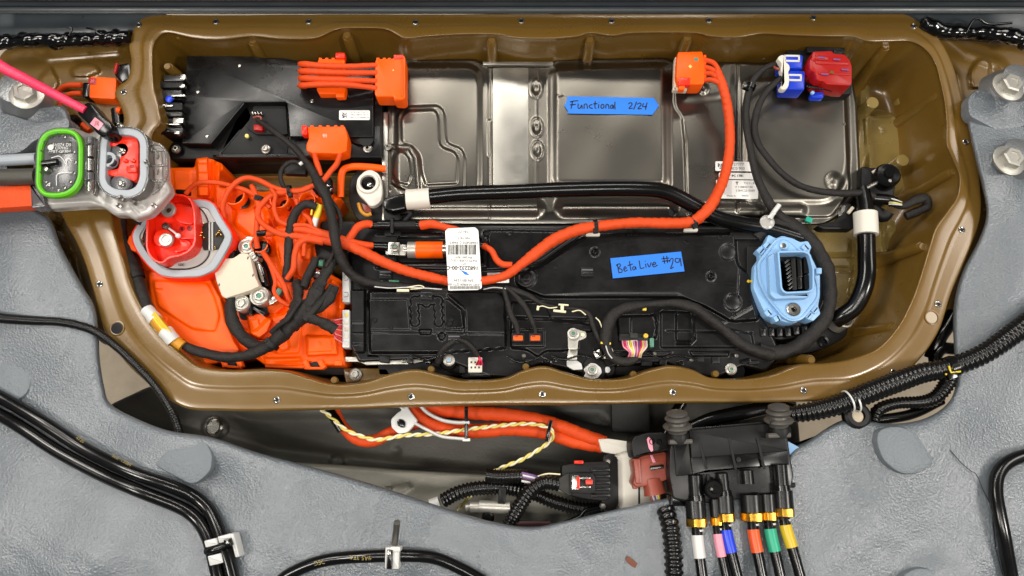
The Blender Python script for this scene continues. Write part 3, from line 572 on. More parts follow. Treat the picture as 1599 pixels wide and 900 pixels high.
# blue tapes
tp = layer('tape_strip', 'tape', None, [(886, 150.5), (1021, 153), (1029, 165), (1019, 179.5), (886, 177.5), (887, 174), (881, 165), (885, 158)], -.0508, .0007, .2, 0, L=('blue masking tape strip with notched ends lettered Functional 2/24 on the aluminium case', 'tape'))
strokes('handwriting', 'ink', tp, [[(894, 158), (893, 164), (891.5, 170)], [(890, 159.5), (896, 158), (903, 157.5)], [(890, 164), (895, 163.5), (899, 163)],
 [(903, 162), (902.5, 168), (905.5, 169.5), (908.5, 164), (909, 170)], [(912, 170), (912.5, 163.5), (916, 163), (917.5, 170)], [(925, 163.5), (921, 164.5), (920.5, 168), (925.5, 169.5)], [(929.5, 158), (929, 168), (931, 169.5)], [(926.5, 162.5), (933, 162)],
 [(935, 163), (934.5, 169.5)], [(935.3, 159.5), (935.6, 160.3)], [(941, 163), (938.5, 165), (939, 169), (942.5, 168.5), (943, 164.5), (941, 163)], [(946, 169.5), (946.5, 163.5), (950, 164), (951, 170)], [(957, 164), (954, 165), (953.5, 169), (956.5, 169), (957.5, 164), (958, 170)], [(960.5, 159), (960, 165), (960.5, 171)],
 [(981, 162.5), (985, 160.5), (987, 163.5), (982, 169.5), (988, 169)], [(994, 159), (992, 165), (989.5, 171)], [(995, 163), (999, 161), (1001, 164), (996, 170), (1002, 169.5)], [(1005, 161.5), (1003.5, 166.5), (1010, 166.5)], [(1010.5, 160.5), (1009, 166), (1008, 171.5)]], -.0503, 1.6)
tp = layer('tape_strip', 'tape', None, [(953, 403.5), (1063.5, 393), (1069, 424), (957, 435)], -.0402, .0007, .2, 0, L=('blue masking tape strip with scrawled Beta Live #29 on the black lid below', 'tape'))
strokes('handwriting', 'ink', tp, [[(964, 413), (965, 419), (966.5, 426)], [(962, 415), (967, 412), (969, 415), (966, 419), (971, 421), (971, 425), (966, 426.5)], [(974, 421), (978, 419), (976, 416.5), (974, 420), (976, 424), (980, 421.5)], [(983, 408), (984, 416), (985.5, 423)], [(980, 415), (988, 412.5)], [(991, 416), (988, 418), (989, 422), (992, 419.5), (992, 416), (993.5, 421)],
 [(998, 407), (999, 413), (1000.5, 419.5), (1006, 418)], [(1008, 412), (1009, 418)], [(1007.5, 407.5), (1008, 408.3)], [(1011, 411.5), (1014, 417.5), (1017, 410)], [(1019, 414), (1024, 412), (1022, 409.5), (1019, 413), (1021, 417), (1027, 414)],
 [(1036, 400), (1038, 412)], [(1041, 399.5), (1042.5, 411)], [(1033, 404.5), (1045, 403)], [(1034, 408.5), (1046, 407)], [(1045, 409.5), (1048, 404), (1051, 404.5), (1050, 412), (1047, 420), (1052, 417)], [(1060, 404), (1055, 404), (1055, 409), (1060, 409.5), (1062, 403), (1063.5, 412), (1064, 416)]], -.0398, 1.5)
# ================================================================ black controller housing, lower middle
hs = T('controller_housing', 'long black plastic controller housing with moulded lids across the lower middle of the tray', 'housing', 860, 470, -.12)
ho = [(545, 351), (1202, 353), (1215, 372), (1196, 385), (1184, 430), (1182, 480), (1210, 530), (1220, 556), (1196, 580), (1160, 572), (1120, 590), (1085, 586), (1040, 566), (960, 572), (930, 590), (880, 575), (842, 568), (800, 590), (760, 588), (690, 560), (560, 566), (546, 540)]
F_ = [('p', [(804, 426), (846, 413), (915, 366), (1150, 363), (1153, 412), (1173, 430), (1179, 470), (1187, 502), (1142, 505), (1100, 481), (1065, 467), (850, 467), (815, 453), (803, 444)], 8, 5, 8),
 ('p', [(1076, 466), (1060, 455), (930, 455), (860, 458), (830, 462), (846, 467), (1064, 468)], -1.2, 6, 5),
 ('l', [(804, 420), (846, 409), (912, 362)], 3, -3), ('p', [(620, 370), (694, 371), (752, 371), (756, 412), (619, 413)], -9, 3, 3), ('p', [(585, 388), (620, 388), (620, 398), (585, 398)], -5, 3, 3),
 ('l', [(588, 366), (690, 366)], 3, 2.5), ('l', [(588, 418), (760, 420)], 4, 3), ('l', [(548, 352), (1190, 354)], 4, 2.5), ('p', [(760, 358), (905, 360), (840, 405), (795, 422), (760, 424)], 3, 4, 6),
 ('p', [(574, 453), (779, 453), (790, 464), (792, 546), (690, 553), (576, 553)], 13, 4, 6), ('l', [(578, 519), (790, 522)], 2.6, -1.6), ('p', [(577, 466), (638, 466), (642, 516), (577, 516)], -2, 3, 3),
 ('p', [(692, 466), (700, 466), (722, 484), (726, 514), (694, 516)], -2.5, 3, 3), ('l', [(700, 462), (726, 484), (727, 520)], 3.5, 2.5),
 ('p', [(547, 452), (571, 452), (571, 552), (547, 552)], 9, 3, 3), ('l', [(547, 504), (571, 504)], 1.6, -1.5), ('l', [(547, 520), (571, 520)], 1.6, -1.5), ('l', [(547, 538), (571, 538)], 1.6, -1.5),
 ('u', [(648, 470), (647, 481), (648, 492), (648, 503), (684, 470), (684, 481), (685, 492), (685, 503), (657, 469), (666, 473), (675, 469)], 8.5, -4.5, 3),
 ('p', [(796, 470), (852, 470), (862, 498), (925, 506), (928, 520), (905, 520), (905, 546), (880, 550), (852, 550), (840, 560), (822, 548), (796, 546)], 5, 4, 6), ('l', [(796, 497), (918, 500)], 4, -3), ('p', [(797, 513), (852, 513), (852, 543), (797, 543)], 2.5, 3, 5),
 ('p', [(962, 492), (1024, 491), (1028, 524), (1022, 530), (964, 528)], 6, 4, 5), ('l', [(1020, 492), (1026, 505), (1023, 528)], 3, 2.5), ('l', [(985, 494), (985, 520)], 2, -1.5),
 ('p', [(1030, 484), (1100, 487), (1140, 512), (1175, 520), (1180, 545), (1030, 545)], 4, 4, 5), ('p', [(1054, 487), (1084, 487), (1084, 534), (1054, 534)], -6, 3, 6), ('l', [(1082, 487), (1085, 530), (1078, 537), (1056, 537)], 2.5, 3), ('l', [(1040, 517), (1175, 520)], 2, -1.5),
 ('p', [(1074, 547), (1140, 549), (1138, 558), (1080, 558)], 4, 3, 2), ('p', [(940, 548), (1055, 548), (1040, 558), (930, 560)], 3, 3, 3),
 ('c', 822, 433, 17, 2.5, 2), ('c', 822, 433, 13, -2, 2), ('c', 822, 433, 8, 3, 3), ('c', 1137, 394, 14, -1.6, 1.5), ('c', 1144, 472, 15, 1, 1.5), ('c', 1144, 472, 13, -1.8, 1.5), ('c', 929, 394, 5.5, -6, 2), ('c', 1110, 432, 5.5, -6, 2), ('c', 929, 394, 9, 1, 2), ('c', 1110, 432, 9, 1, 2), ('c', 759, 365, 5, -4, 1.5), ('c', 759, 365, 8, 1.2, 2), ('c', 796, 362, 5, .8, 1), ('c', 690, 525, 6, -4, 2), ('c', 690, 525, 8, 1.2, 1.5),
 ('p', [(652, 514), (676, 514), (672, 524), (656, 524)], -5, 2, 2), ('c', 572, 475, 5, -5, 2), ('l', [(1155, 412), (1152, 470)], 2, -1.2), ('l', [(1178, 478), (1120, 510)], 3, 1.5)]
stamp('lid', 'blk', hs, ho, -.0505, F_, step=1.25, edge=4, drop=.005, skirt=.06, r=5)
box('lower_flange', 'blkm', hs, 870, 572, 560, 30, -.075, .03, 0, 2, 6)
box('lower_rail', 'blk', hs, 1085, 566, 190, 12, -.062, .02, 1, 2, 4)
for x, y in ((585, 500), (868, 418), (1072, 379), (1124, 371), (760, 365), (704, 499), (702, 505), (1146, 491), (1035, 400), (610, 512)):
    lathe('moulding_pip', 'blkm', hs, x, y, -.0425 if not (x < 730) else -.038, [(3.6, -.002), (3.6, .0012), (2.8, .0016), (2.6, .0004), (1.0, .0004), (.8, .0014)], seg=14)
for x, y, z in ((917, 425, -.040), (602, 428, -.048), (666, 461, -.040), (709, 529, -.036)):
    c_ = box('rib_clip', 'blkm', hs, x, y, 20, 15, z, .008, 0, 1, 1.5)
    for k in (-3.5, 1, 5): box('clip_bar', ('inkg', 'rub', 'blkm')[int(k+3.5)//4 % 3], c_, x, y+k, 18, 2.6, z+.002, .003, 0, .6, .8)
for x, y in ((615, 435), (668, 458), (590, 436)): box('green_bit', 'relay', hs, x, y+4, 16, 3, -.041, .004, 0, .5, .6)
wl = box('number_label', 'paper', hs, 778, 434, 34, 16, -.0472, .0006, -1, .2, 1.5); codeblock('matrix_code', wl, 783, 430, 8.5, 8.5, -.0468, 10, 10, seed=11); text('MPN 1100-50\nTRW 10084R2', 'inkg', wl, 771, 434, -.0468, 4, rot=180)
for x, y in ((1146, 395), (1144, 472)): lathe('round_pad', 'blk', hs, x if y > 400 else 1137, y if y > 400 else 394, -.0437, [(12, -.002), (12, .0005), (11, .001)], seg=28)
box('side_block', 'blkm', hs, 1183, 415, 34, 60, -.046, .02, 0, 2, 4); box('side_block', 'blk', hs, 1190, 380, 44, 26, -.05, .02, 0, 2, 4)
box('side_bracket', 'blkm', hs, 1170, 368, 60, 12, -.044, .01, 0, 1.5, 3); lathe('bracket_screw', 'bolt', hs, 1150, 356, -.046, [(4, 0), (4, .003), (2, .004)], seg=12)
for x in (1168, 1173): lathe('brass_pin', 'mustard', hs, x, 440, -.044, [(2.6, 0), (2.6, .003), (1.5, .004)], seg=10)
box('hinge', 'blkm', hs, 582, 556, 30, 10, -.052, .014, 0, 1, 2); box('hinge', 'void', hs, 582, 556, 18, 4, -.0505, .003, 0, .5, 1)
# white header strips on its left edge
for y0, y1, lbl in ((418, 472, 'upper white header strip between orange cover and black controller housing'), (484, 543, 'lower white header strip with pink wires, left of the black controller housing')):
    w_ = T('header_connector', lbl, 'connector', 540, (y0+y1)/2, -.06)
    box('shell', 'clip', w_, 540, (y0+y1)/2, 11, y1-y0, -.040, .02, 0, 1, 1.5)
    if y0 < 450: strokes('moulded_mark', 'inkg', w_, [[(537, 430), (543, 430), (543, 437), (538, 438)], [(537, 457), (543, 457), (543, 463), (537, 464)]], -.0394, .8)
    else:
        for k in range(5): box('pin_slot', ('wirey', 'white', 'cream', 'white', 'clip')[k], w_, 541, 492+k*11, 5, 6, -.0385, .004, 0, .5, .5)
        for k in range(9):
            tube('wire', ('pinkb', 'magenta')[k % 2], w_, [(517+k*.6, 500+k*3, -.034), (524, 500+k*3.6, -.028), (534, 498+k*4.6, -.038)], .9, step=2, seg=6)
# fuse with its link
fu = T('fuse', 'cylindrical fuse in an orange sleeve with steel end lug, bolted into the black housing', 'fuse', 650, 390, -.06)
def hcyl(name, m, par, x0, y0, x1, y1, z, r, **k): return tube(name, m, par, [(x0, y0, z), ((x0+x1)/2, (y0+y1)/2, z), (x1, y1, z)], r, seg=22, **k)
hcyl('sleeve', 'orange', fu, 650, 390.5, 692, 390.5, -.048, 14.2); hcyl('end_cap', 'zinc', fu, 637, 390.5, 650, 390.5, -.048, 13.6); hcyl('end_cap', 'steel', fu, 692, 390.5, 700, 390.5, -.048, 13.6)
hcyl('end_neck', 'steel', fu, 630, 391, 638, 391, -.048, 8)
lg = box('lug_plate', 'zinc', fu, 618, 390, 32, 17, -.041, .004, 2, 1, 3); box('lug_plate', 'steel', fu, 615, 388, 18, 20, -.038, .005, 4, 1, 2)
hexbolt(fu, 616, 386, -.036, 7.5, 'bolt', 'green', .005, nm='lug_bolt')
hcyl('lug_barrel', 'rub', fu, 582, 385, 606, 386, -.043, 8); hcyl('lug_barrel', 'rub', fu, 748, 384, 756, 384, -.042, 7)
ic_ = T('inline_connector', 'black two piece inline connector clipped above the fuse, between two orange cable ends', 'connector', 612, 352, -.05)
hcyl('half_shell', 'rub', ic_, 590, 352, 610, 352, -.036, 8.5); hcyl('half_shell', 'blkm', ic_, 614, 352, 650, 352, -.036, 8); hcyl('seal_boot', 'rub', ic_, 577, 352, 590, 353, -.036, 6.5); hcyl('seal_boot', 'rub', ic_, 646, 352, 658, 353, -.036, 6.5)
box('clip_band', 'blkm', ic_, 612, 352, 5, 24, -.026, .012, 0, 1, 1); box('mount_foot', 'blkm', ic_, 613, 364, 26, 9, -.046, .01, 0, 1, 3)
# paper label hanging over the fuse, printed upside down
pl_ = T('paper_tag', 'white paper barcode label, printed upside down, laid across the fuse and orange cables', 'label', 725, 405, -.03)
zt = -.013
layer('sheet', 'paper', pl_, [(695, 361), (699, 357), (742, 355), (747, 360), (752.5, 450), (746, 453), (700, 454)], zt, .0006, .2, 2)
zt += .0005
for i in range(19):
    x = 701+i*2.3; box('barcode_bar', 'ink', pl_, x, 390+.0*i, (1.6, .8, 1.2, .6)[(i*7+i//3) % 4], 15.5, zt, .0003, 1, 0, 0)
for i in range(22): box('barcode_bar', 'ink', pl_, 704+i*2.1, 449.3, (1.4, .7, 1)[(i*5) % 3], 4.5, zt, .0003, 1, 0, 0)
text('1682232-00-C', 'ink', pl_, 722, 418.5, zt, 7.6, rot=181, bold=.00012)
for t_, y, s_, c_ in (('TA177', 362, 5.5, 'inkg'), ('NA 1017', 372, 4.6, 'inkg'), ('HARNESS C PART', 379, 5, 'inkg'), ('PN 0001 REV', 402, 4.2, 'inkg'), ('DATE CODE 12312', 407, 4.4, 'inkg'), ('QTY', 412.5, 3.6, 'inkg'), ('S/N 0011234', 438, 5, 'inkg'), ('ASSY NUMBER QTY 005', 444.5, 4.2, 'inkg')): text(t_, c_, pl_, 724, y, zt, s_, rot=181)
layer('blue_tick', 'tape', pl_, [(719, 422), (728, 425), (733, 430), (726, 429)], zt+.0002, .0004, .1, 0)

ed = T('edge_fittings', 'row of small black clips and tabs along the lower front edge of the controller housing', 'clips', 880, 568, -.08)
rr_ = random.Random(5)
for i, x in enumerate((600, 640, 668, 800, 826, 985, 1010, 1036, 1062, 1094, 1118, 1165, 1178)):
    y = 556+rr_.random()*8+(4 if x > 780 else 0); w_ = 9+rr_.random()*9
    box('edge_clip', ('blkm', 'blk', 'rub')[i % 3], ed, x, y, w_, 6+rr_.random()*5, -.050+rr_.random()*.004, .014, rr_.uniform(-12, 12), 1, 1.5)
for i, (x, y) in enumerate(((1022, 553), (1080, 562), (818, 556), (1150, 556))): lathe('edge_screw', 'bolt', ed, x, y, -.045, [(3.4, -.004), (3.4, .002), (2, .003)], seg=10)
# ================================================================ orange service cover, left
ob = T('service_cover', 'large moulded orange plastic cover with tunnels and towers filling the left of the tray', 'cover', 400, 440, -.12)
oo = [(262, 262), (304, 262), (306, 247), (326, 244), (334, 250), (348, 256), (350, 266), (343, 270), (343, 292), (360, 296), (385, 296), (410, 300), (440, 296), (470, 292), (495, 284), (512, 296), (535, 311), (518, 328), (500, 336), (503, 400), (512, 425), (536, 440), (540, 470), (534, 500), (536, 545), (540, 572), (500, 571), (455, 573), (420, 575), (400, 560), (385, 556), (345, 566), (318, 571), (296, 555), (268, 540), (240, 510), (226, 480), (222, 440), (212, 415), (202, 395), (205, 375), (225, 330), (255, 300)]
F_ = [('p', [(228, 420), (330, 430), (342, 455), (353, 475), (356, 500), (370, 530), (380, 552), (330, 565), (290, 545), (245, 505), (232, 470)], 8, 5, 10), ('p', [(236, 436), (325, 440), (337, 465), (345, 492), (338, 520), (300, 516), (275, 500), (245, 480)], 3.5, 4, 8),
 ('p', [(476, 522), (526, 524), (530, 556), (478, 558)], 12, 4, 4), ('p', [(480, 526), (518, 527), (521, 549), (480, 551)], 2, 2, 3), ('c', 497, 538, 5, .8, 2), ('p', [(410, 556), (470, 556), (475, 566), (410, 570)], 6, 5, 4),
 ('l', [(405, 560), (412, 568), (475, 572)], 4, 5), ('p', [(410, 530), (445, 500), (475, 505), (470, 555), (430, 556)], 5, 6, 8), ('p', [(425, 540), (430, 520), (450, 515), (455, 545), (440, 552)], -6, 5, 6),
 ('p', [(340, 395), (360, 378), (410, 372), (420, 385), (430, 440), (440, 450), (455, 470), (450, 490), (420, 500), (402, 520), (370, 520), (352, 490), (350, 460)], -16, 6, 8),
 ('p', [(383, 490), (410, 486), (428, 500), (420, 520), (405, 532), (390, 524)], 14, 4, 5), ('p', [(390, 500), (404, 497), (408, 515), (395, 517)], 3, 2, 2), ('l', [(386, 494), (412, 489)], 2, 3), ('p', [(410, 462), (445, 455), (450, 480), (430, 496), (415, 490)], 8, 6, 5),
 ('p', [(425, 352), (448, 350), (456, 400), (466, 440), (445, 445), (430, 400)], 12, 6, 8), ('l', [(446, 355), (462, 430), (472, 440)], 4, 7), ('l', [(428, 372), (438, 420), (445, 440)], 4, 6),
 ('p', [(360, 300), (425, 300), (428, 360), (395, 380), (362, 352)], 8, 10, 8), ('p', [(395, 322), (412, 318), (420, 350), (404, 348)], -9, 5, 4), ('p', [(412, 330), (430, 318), (432, 350), (428, 352)], 6, 4, 3),
 ('p', [(470, 330), (500, 330), (498, 385), (475, 390), (464, 360)], 8, 6, 5), ('l', [(478, 335), (474, 380)], 5, 5), ('p', [(462, 375), (492, 378), (488, 410), (470, 408)], 9, 6, 6), ('e', 475, 384, 12, 7, 6, 4),
 ('p', [(493, 290), (533, 310), (518, 328), (498, 335)], 10, 4, 3), ('l', [(512, 318), (524, 302)], 3, -4), ('l', [(506, 326), (516, 312)], 2.5, 3),
 ('p', [(306, 247), (326, 245), (328, 308), (308, 308)], 14, 3, 2), ('l', [(309, 256), (323, 256)], 1.5, -2), ('l', [(309, 270), (323, 270)], 1.5, -2), ('l', [(309, 292), (324, 292)], 1.5, -2), ('l', [(334, 250), (334, 310), (340, 350)], 4, 7), ('l', [(342, 258), (342, 290)], 3, 5), ('p', [(270, 264), (300, 266), (300, 300), (272, 300)], 2, 3, 3), ('l', [(242, 452), (252, 452)], 2, -2), ('p', [(236, 492), (262, 495), (256, 515), (243, 505)], 2.5, 2, 2), ('l', [(520, 440), (534, 450), (530, 480)], 6, 6),
 ('p', [(500, 450), (532, 452), (530, 520), (505, 515)], -6, 8, 6), ('l', [(350, 470), (356, 500), (372, 535), (400, 556)], 7, -5)]
stamp('moulding', 'orange', ob, oo, -.052, F_, step=1.4, edge=5, drop=.006, skirt=.06, r=4)
def tower(x, y, r, z, h, wall=2.2, m='orange', par=ob, inside='rub'):
    o = lathe('tower', m, par, x, y, z-h, [(r*1.12, 0), (r*1.03, h*.6), (r, h-.002), (r-.4, h), (r-wall, h), (r-wall-.3, h-.001), (r-wall-.5, h*.4), (r*.2, h*.35)], seg=36)
    if inside:
        lathe('inner_bolt', 'rub', o, x+1, y-1, z-h*.62, [(r*.62, 0), (r*.62, .006), (r*.45, .009), (r*.2, .010)], seg=20)
        lathe('bolt_glint', 'steel', o, x+2, y, z-h*.62+.009, [(r*.22, 0), (r*.22, .003), (r*.1, .004)], seg=6)
    return o
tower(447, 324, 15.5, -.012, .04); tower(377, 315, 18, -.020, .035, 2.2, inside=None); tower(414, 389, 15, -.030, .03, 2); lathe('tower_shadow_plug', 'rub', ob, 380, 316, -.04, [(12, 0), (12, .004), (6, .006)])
tower(487, 322, 14, -.018, .03, 2)
# catches on the lower rim of the cover
for x, y, a in ((361, 567, 6), (490, 569, 0)):
    b_ = box('catch', 'orange', ob, x-12, y, 8, 14, -.046, .012, -25+a, 1.5, 2); box('catch', 'orange', ob, x+12, y, 8, 14, -.046, .012, -30+a, 1.5, 2); box('catch_bar', 'orange', ob, x, y+6, 30, 4, -.047, .008, a, 1, 1.5); box('catch_gap', 'void', ob, x, y-1, 18, 9, -.052, .01, a, .5, 1)
box('catch', 'orange', ob, 528, 567, 13, 8, -.046, .012, 0, 1.5, 2); box('rim_lip', 'orange', ob, 448, 572, 70, 6, -.05, .012, 1, 2, 3)
box('black_bracket', 'blkm', ob, 284, 299, 20, 6, -.028, .012, 2, 1, 1.5); box('black_skirt', 'grime', ob, 430, 580, 260, 12, -.085, .02, 0, 2, 4)
# dark bolt well in the cover with hidden bus bar bolts
bw = T('busbar_junction', 'dark junction with large grey flange bolts sunk in the orange cover around the white cap', 'junction', 395, 440, -.09)
box('base', 'blkm', bw, 390, 420, 70, 90, -.062, .02, -12, 3, 10); box('base', 'grime', bw, 395, 478, 50, 36, -.062, .02, -12, 3, 8)
for x, y, r, mm, tp_ in ((386, 386, 14, 'zinc', 'green'), (357, 398, 12, 'blkm', 'rub'), (406, 463, 16, 'zinc', 'green'), (377, 474, 14, 'zinc', 'zinc'), (397, 402, 9, 'zinc', 'bolt')):
    t_ = lathe('washer', mm, bw, x, y, -.040, [(r, -.016), (r*1.02, .002), (r*.95, .004)], seg=30); hexbolt(t_, x, y, -.036, r*.8, mm, tp_, .006, nm='bolt_head')
for x, y, w_, h_, a_, mm in ((390, 374, 14, 9, 8, 'steel'), (369, 388, 12, 18, 20, 'rub'), (427, 468, 18, 9, -30, 'steel'), (434, 457, 9, 14, 30, 'green'), (392, 480, 6, 24, 5, 'rub'), (404, 486, 22, 5, 32, 'rub'), (407, 424, 8, 34, -18, 'steel'), (413, 432, 6, 30, -14, 'rub')): box('bus_tab', mm, bw, x, y, w_, h_, -.043, .012, a_, 1, 2)
cap = layer('cream_cap', 'cream', None, [(334, 424), (348, 404), (364, 403), (376, 395), (387, 396), (391, 403), (397, 430), (405, 447), (390, 454), (352, 466), (346, 462), (338, 440)], -.026, .02, 1.8, 2, L=('flat cream white plastic cap tilted over bolts in the orange cover', 'terminal cap'))
for x, y in ((387, 403), (342, 445), (395, 430)): box('cap_notch', 'inkg', cap, x, y, 2, 4.5, -.0255, .0006, 20, .1, .2)
# ================================================================ charge port terminal (red oval on grey plate)
cp = T('power_inlet', 'red oval high voltage socket with three bolt heads on a grey hexagonal gasket plate', 'socket', 282, 370, -.08)
go = [(206, 365), (222, 340), (250, 318), (300, 312), (318, 312), (333, 318), (345, 340), (362, 366), (360, 378), (348, 400), (334, 422), (312, 432), (270, 433), (250, 430), (232, 415), (218, 398), (208, 380)]
ring('gasket_frame', 'gasket', cp, go, 11, -.012, .014, 8)
layer('gasket_base', 'redor', cp, [((x-283)*1.035+283, (y-372)*1.035+372) for x, y in go], -.017, .03, 1.5, 8)
layer('clear_web', 'milky', cp, [((x-283)*.86+283, (y-372)*.86+372) for x, y in go], -.0145, .004, 1, 8)
ring('groove_line', 'sheath', cp, [(300, 318), (316, 326), (326, 345), (328, 398), (315, 414), (295, 421), (262, 421), (240, 408), (222, 385), (222, 365), (240, 335), (270, 318)], 1.6, -.0118, .003, 10)
layer('right_window', 'grime', cp, [(317, 350), (324, 347), (342, 346), (350, 360), (352, 366), (340, 390), (318, 391), (310, 370)], -.0128, .004, 1, 2)
box('window_rib', 'clip', cp, 326.5, 369, 1.5, 44, -.0095, .004, 0, .3, .3); box('window_rib', 'clip', cp, 331, 369, 1.5, 44, -.0095, .004, 0, .3, .3)
layer('left_window', 'grime', cp, [(217, 378), (228, 362), (232, 385), (228, 392)], -.0128, .004, 1, 2)
for x, y in ((314, 371), (319, 374), (316, 366), (341, 366), (345, 369), (338, 369), (343, 363), (223, 376), (225, 383), (318, 352), (336, 388)): lathe('gold_contact', 'gold', cp, x, y, -.012, [(1.8, 0), (1.6, .005), (.6, .007)], axis=(.3, .2, 1), seg=8)
rv = [(229, 325), (240, 306), (262, 303), (288, 303), (300, 312), (305, 330), (306, 378), (298, 392), (284, 400), (262, 404), (256, 412), (244, 411), (232, 400), (227, 386), (228, 350)]
layer('socket_floor', 'redor', cp, rv, -.012, .02, 1, 8)
ring('socket_wall', 'redor', cp, rv, 3.4, .012, .03, 8)
layer('step', 'redor', cp, [(272, 316), (302, 322), (302, 352), (280, 348), (270, 340)], -.004, .01, 2, 8); box('step', 'redor', cp, 294, 362, 26, 22, -.003, .01, 0, 1.5, 3); layer('step', 'redor', cp, [(272, 370), (296, 376), (300, 388), (270, 396)], -.006, .01, 2, 8)
for x, y in ((284, 358), (296, 357)): lathe('pin_hole', 'red', cp, x, y, -.003, [(4.4, 0), (4.4, .0012), (3, .0012), (2.8, -.0004)], seg=14)
for x, y, r in ((264, 329, 12.5), (261, 376, 12)):
    s_ = lathe('terminal_stud', 'redor', cp, x, y, -.012, [(r+2, 0), (r+2, .016), (r, .017)], seg=28); lathe('terminal_disc', 'zinc', s_, x, y, .004, [(r-.5, 0), (r-.5, .004), (r-2, .006), (r*.55, .006), (r*.5, .0045), (1, .0045)], seg=28); lathe('hex_recess', 'steel', s_, x, y, .010, [(4.4, -.002), (4.2, .0006), (1, .001)], seg=6)
lathe('centre_screw', 'steel', cp, 261, 355, -.004, [(7, -.004), (7, .006), (5, .008), (3, .0082)], seg=6); tube('screw_wire', 'clip', cp, [(264, 357, .004), (272, 363, .005), (279, 369, .005)], 1.6); lathe('screw_tip', 'clip', cp, 279, 369, .002, [(4, 0), (4, .004), (2, .006)], seg=10)
text('10X', 'sheath', cp, 282, 414, -.0105, 5, bold=.0002)
box('side_clip', 'blkm', cp, 217, 346, 12, 12, -.012, .012, 25, 1, 2); box('orange_tab', 'orange', cp, 208, 380, 20, 24, -.02, .02, 15, 2, 6)
# ================================================================ clear connector held open above it
zc = .075
cc = T('clear_connector', 'open translucent grey hinged connector with a lime green seal, at the upper left', 'connector', 160, 265, zc-.04)
# (px outlines)
bd = [(52, 262), (60, 215), (78, 200), (118, 200), (140, 210), (155, 200), (178, 197), (215, 199), (232, 215), (240, 222), (252, 224), (261, 240), (262, 280), (270, 300), (252, 322), (236, 338), (220, 342), (212, 345), (200, 338), (180, 338), (162, 324), (140, 324), (80, 328), (58, 318)]
stamp('body', 'milky', cc, bd, zc-.020, [('l', [(70, 318), (140, 314), (165, 326)], 6, 3), ('p', [(178, 300), (235, 300), (232, 330), (190, 334)], 5, 14, 10), ('l', [(205, 322), (225, 345)], 4, 2), ('p', [(238, 232), (255, 232), (257, 285), (240, 300)], 4, 4, 4)], step=1.6, edge=8, drop=.012, skirt=.010, r=6)
# socket mouth on the right
mo = [(155, 218), (163, 203), (180, 198), (206, 199), (222, 206), (230, 220), (230, 280), (222, 300), (205, 309), (178, 308), (160, 298), (152, 282)]
ring('mouth_flange', 'gasket', cc, [((x-191)*.99+191, (y-254)*.99+254) for x, y in mo], 11.5, zc, .02, 9)
ring('mouth_rim', 'clearp', cc, [((x-191)*1.05+191, (y-254)*1.03+254) for x, y in mo], 2.2, zc+.003, .02, 9)
mi = [((x-191)*.72+190, (y-254)*.78+254) for x, y in mo]
layer('mouth_floor', 'void', cc, mi, zc-.018, .004, .5, 8)
layer('red_insert', 'redor', cc, [(166, 218), (172, 212), (190, 210), (212, 212), (216, 222), (216, 262), (214, 280), (208, 283), (200, 279), (182, 276), (164, 272), (164, 266), (184, 264), (186, 256), (188, 240), (184, 238), (196, 236), (182, 230), (166, 226)], zc-.008, .012, 1.6, 4)
for x, y in ((192, 237), (191, 288)): 
    a = lathe('insert_terminal', 'smoke', cc, x, y, zc-.014, [(16, 0), (15, .005), (11, .006)], seg=26); lathe('terminal_button', 'steel', a, x, y, zc-.008, [(5.5, 0), (5, .003), (3.5, .004), (2, .003)], seg=16)
a = lathe('ring_boss', 'gasket', cc, 174, 253, zc-.012, [(12, 0), (12, .010), (7.2, .0105), (7, .004), (2, .004)], seg=26); lathe('boss_bore', 'void', a, 174, 253, zc-.002, [(6.6, -.004), (6.6, .0002)], seg=20)
for x, y in ((197, 252), (209, 252)): lathe('insert_pin', 'redor', cc, x, y, zc-.008, [(3.6, 0), (3.4, .003), (1.5, .005)], seg=12)
box('insert_block', 'redor', cc, 205, 264, 16, 10, zc-.004, .006, 0, 1, 2); box('insert_slot', 'red', cc, 206, 260, 6, 5, zc-.0035, .001, 0, .2, .5)
# hinged lid with green seal on the left
li = [(54, 290), (57, 225), (66, 207), (84, 200), (108, 200), (122, 208), (128, 225), (127, 278), (118, 296), (102, 306), (80, 308), (64, 305)]
layer('lid_shell', 'smoke', cc, [((x-91)*1.03+91, (y-254)*1.02+254) for x, y in li], zc+.002, .008, 1.5, 10)
ring('green_seal', 'greenseal', cc, li, 7, zc+.010, .010, 10, 2.2)
layer('lid_floor', 'smoke', cc, [((x-91)*.82+91, (y-254)*.87+254) for x, y in li], zc+.0035, .003, 1, 8)
fr = ring('text_frame', 'clearp', cc, [(73, 224), (111, 222), (111, 238), (74, 241)], 1, zc+.006, .003, 1, .3)
lathe('emblem', 'clip', cc, 79.5, 230.5, zc+.005, [(4.6, 0), (4.6, .0008), (3.8, .001)], seg=18)
text('AV074 D5', 'clip', cc, 96, 226.5, zc+.0062, 6); text('C07HG', 'clip', cc, 96, 231.5, zc+.0062, 5.5); text('>PBT-GF30<', 'clip', cc, 93, 236.8, zc+.0062, 5.5); text('A', 'clip', cc, 76, 289, zc+.0062, 9, rot=20)
hcyl('lid_latch', 'rub', cc, 67, 256, 90, 253, zc+.008, 5); lathe('lid_pin', 'steel', cc, 76, 267, zc+.004, [(6, 0), (5.5, .005), (3.5, .008), (1, .0085)], seg=20)
strokes('lid_rib', 'clip', cc, [[(80, 247), (92, 244), (101, 252)], [(104, 256), (103, 250), (108, 248), (112, 252)], [(88, 290), (90, 272), (112, 270)], [(100, 252), (104, 258)]], zc+.0062, 1)
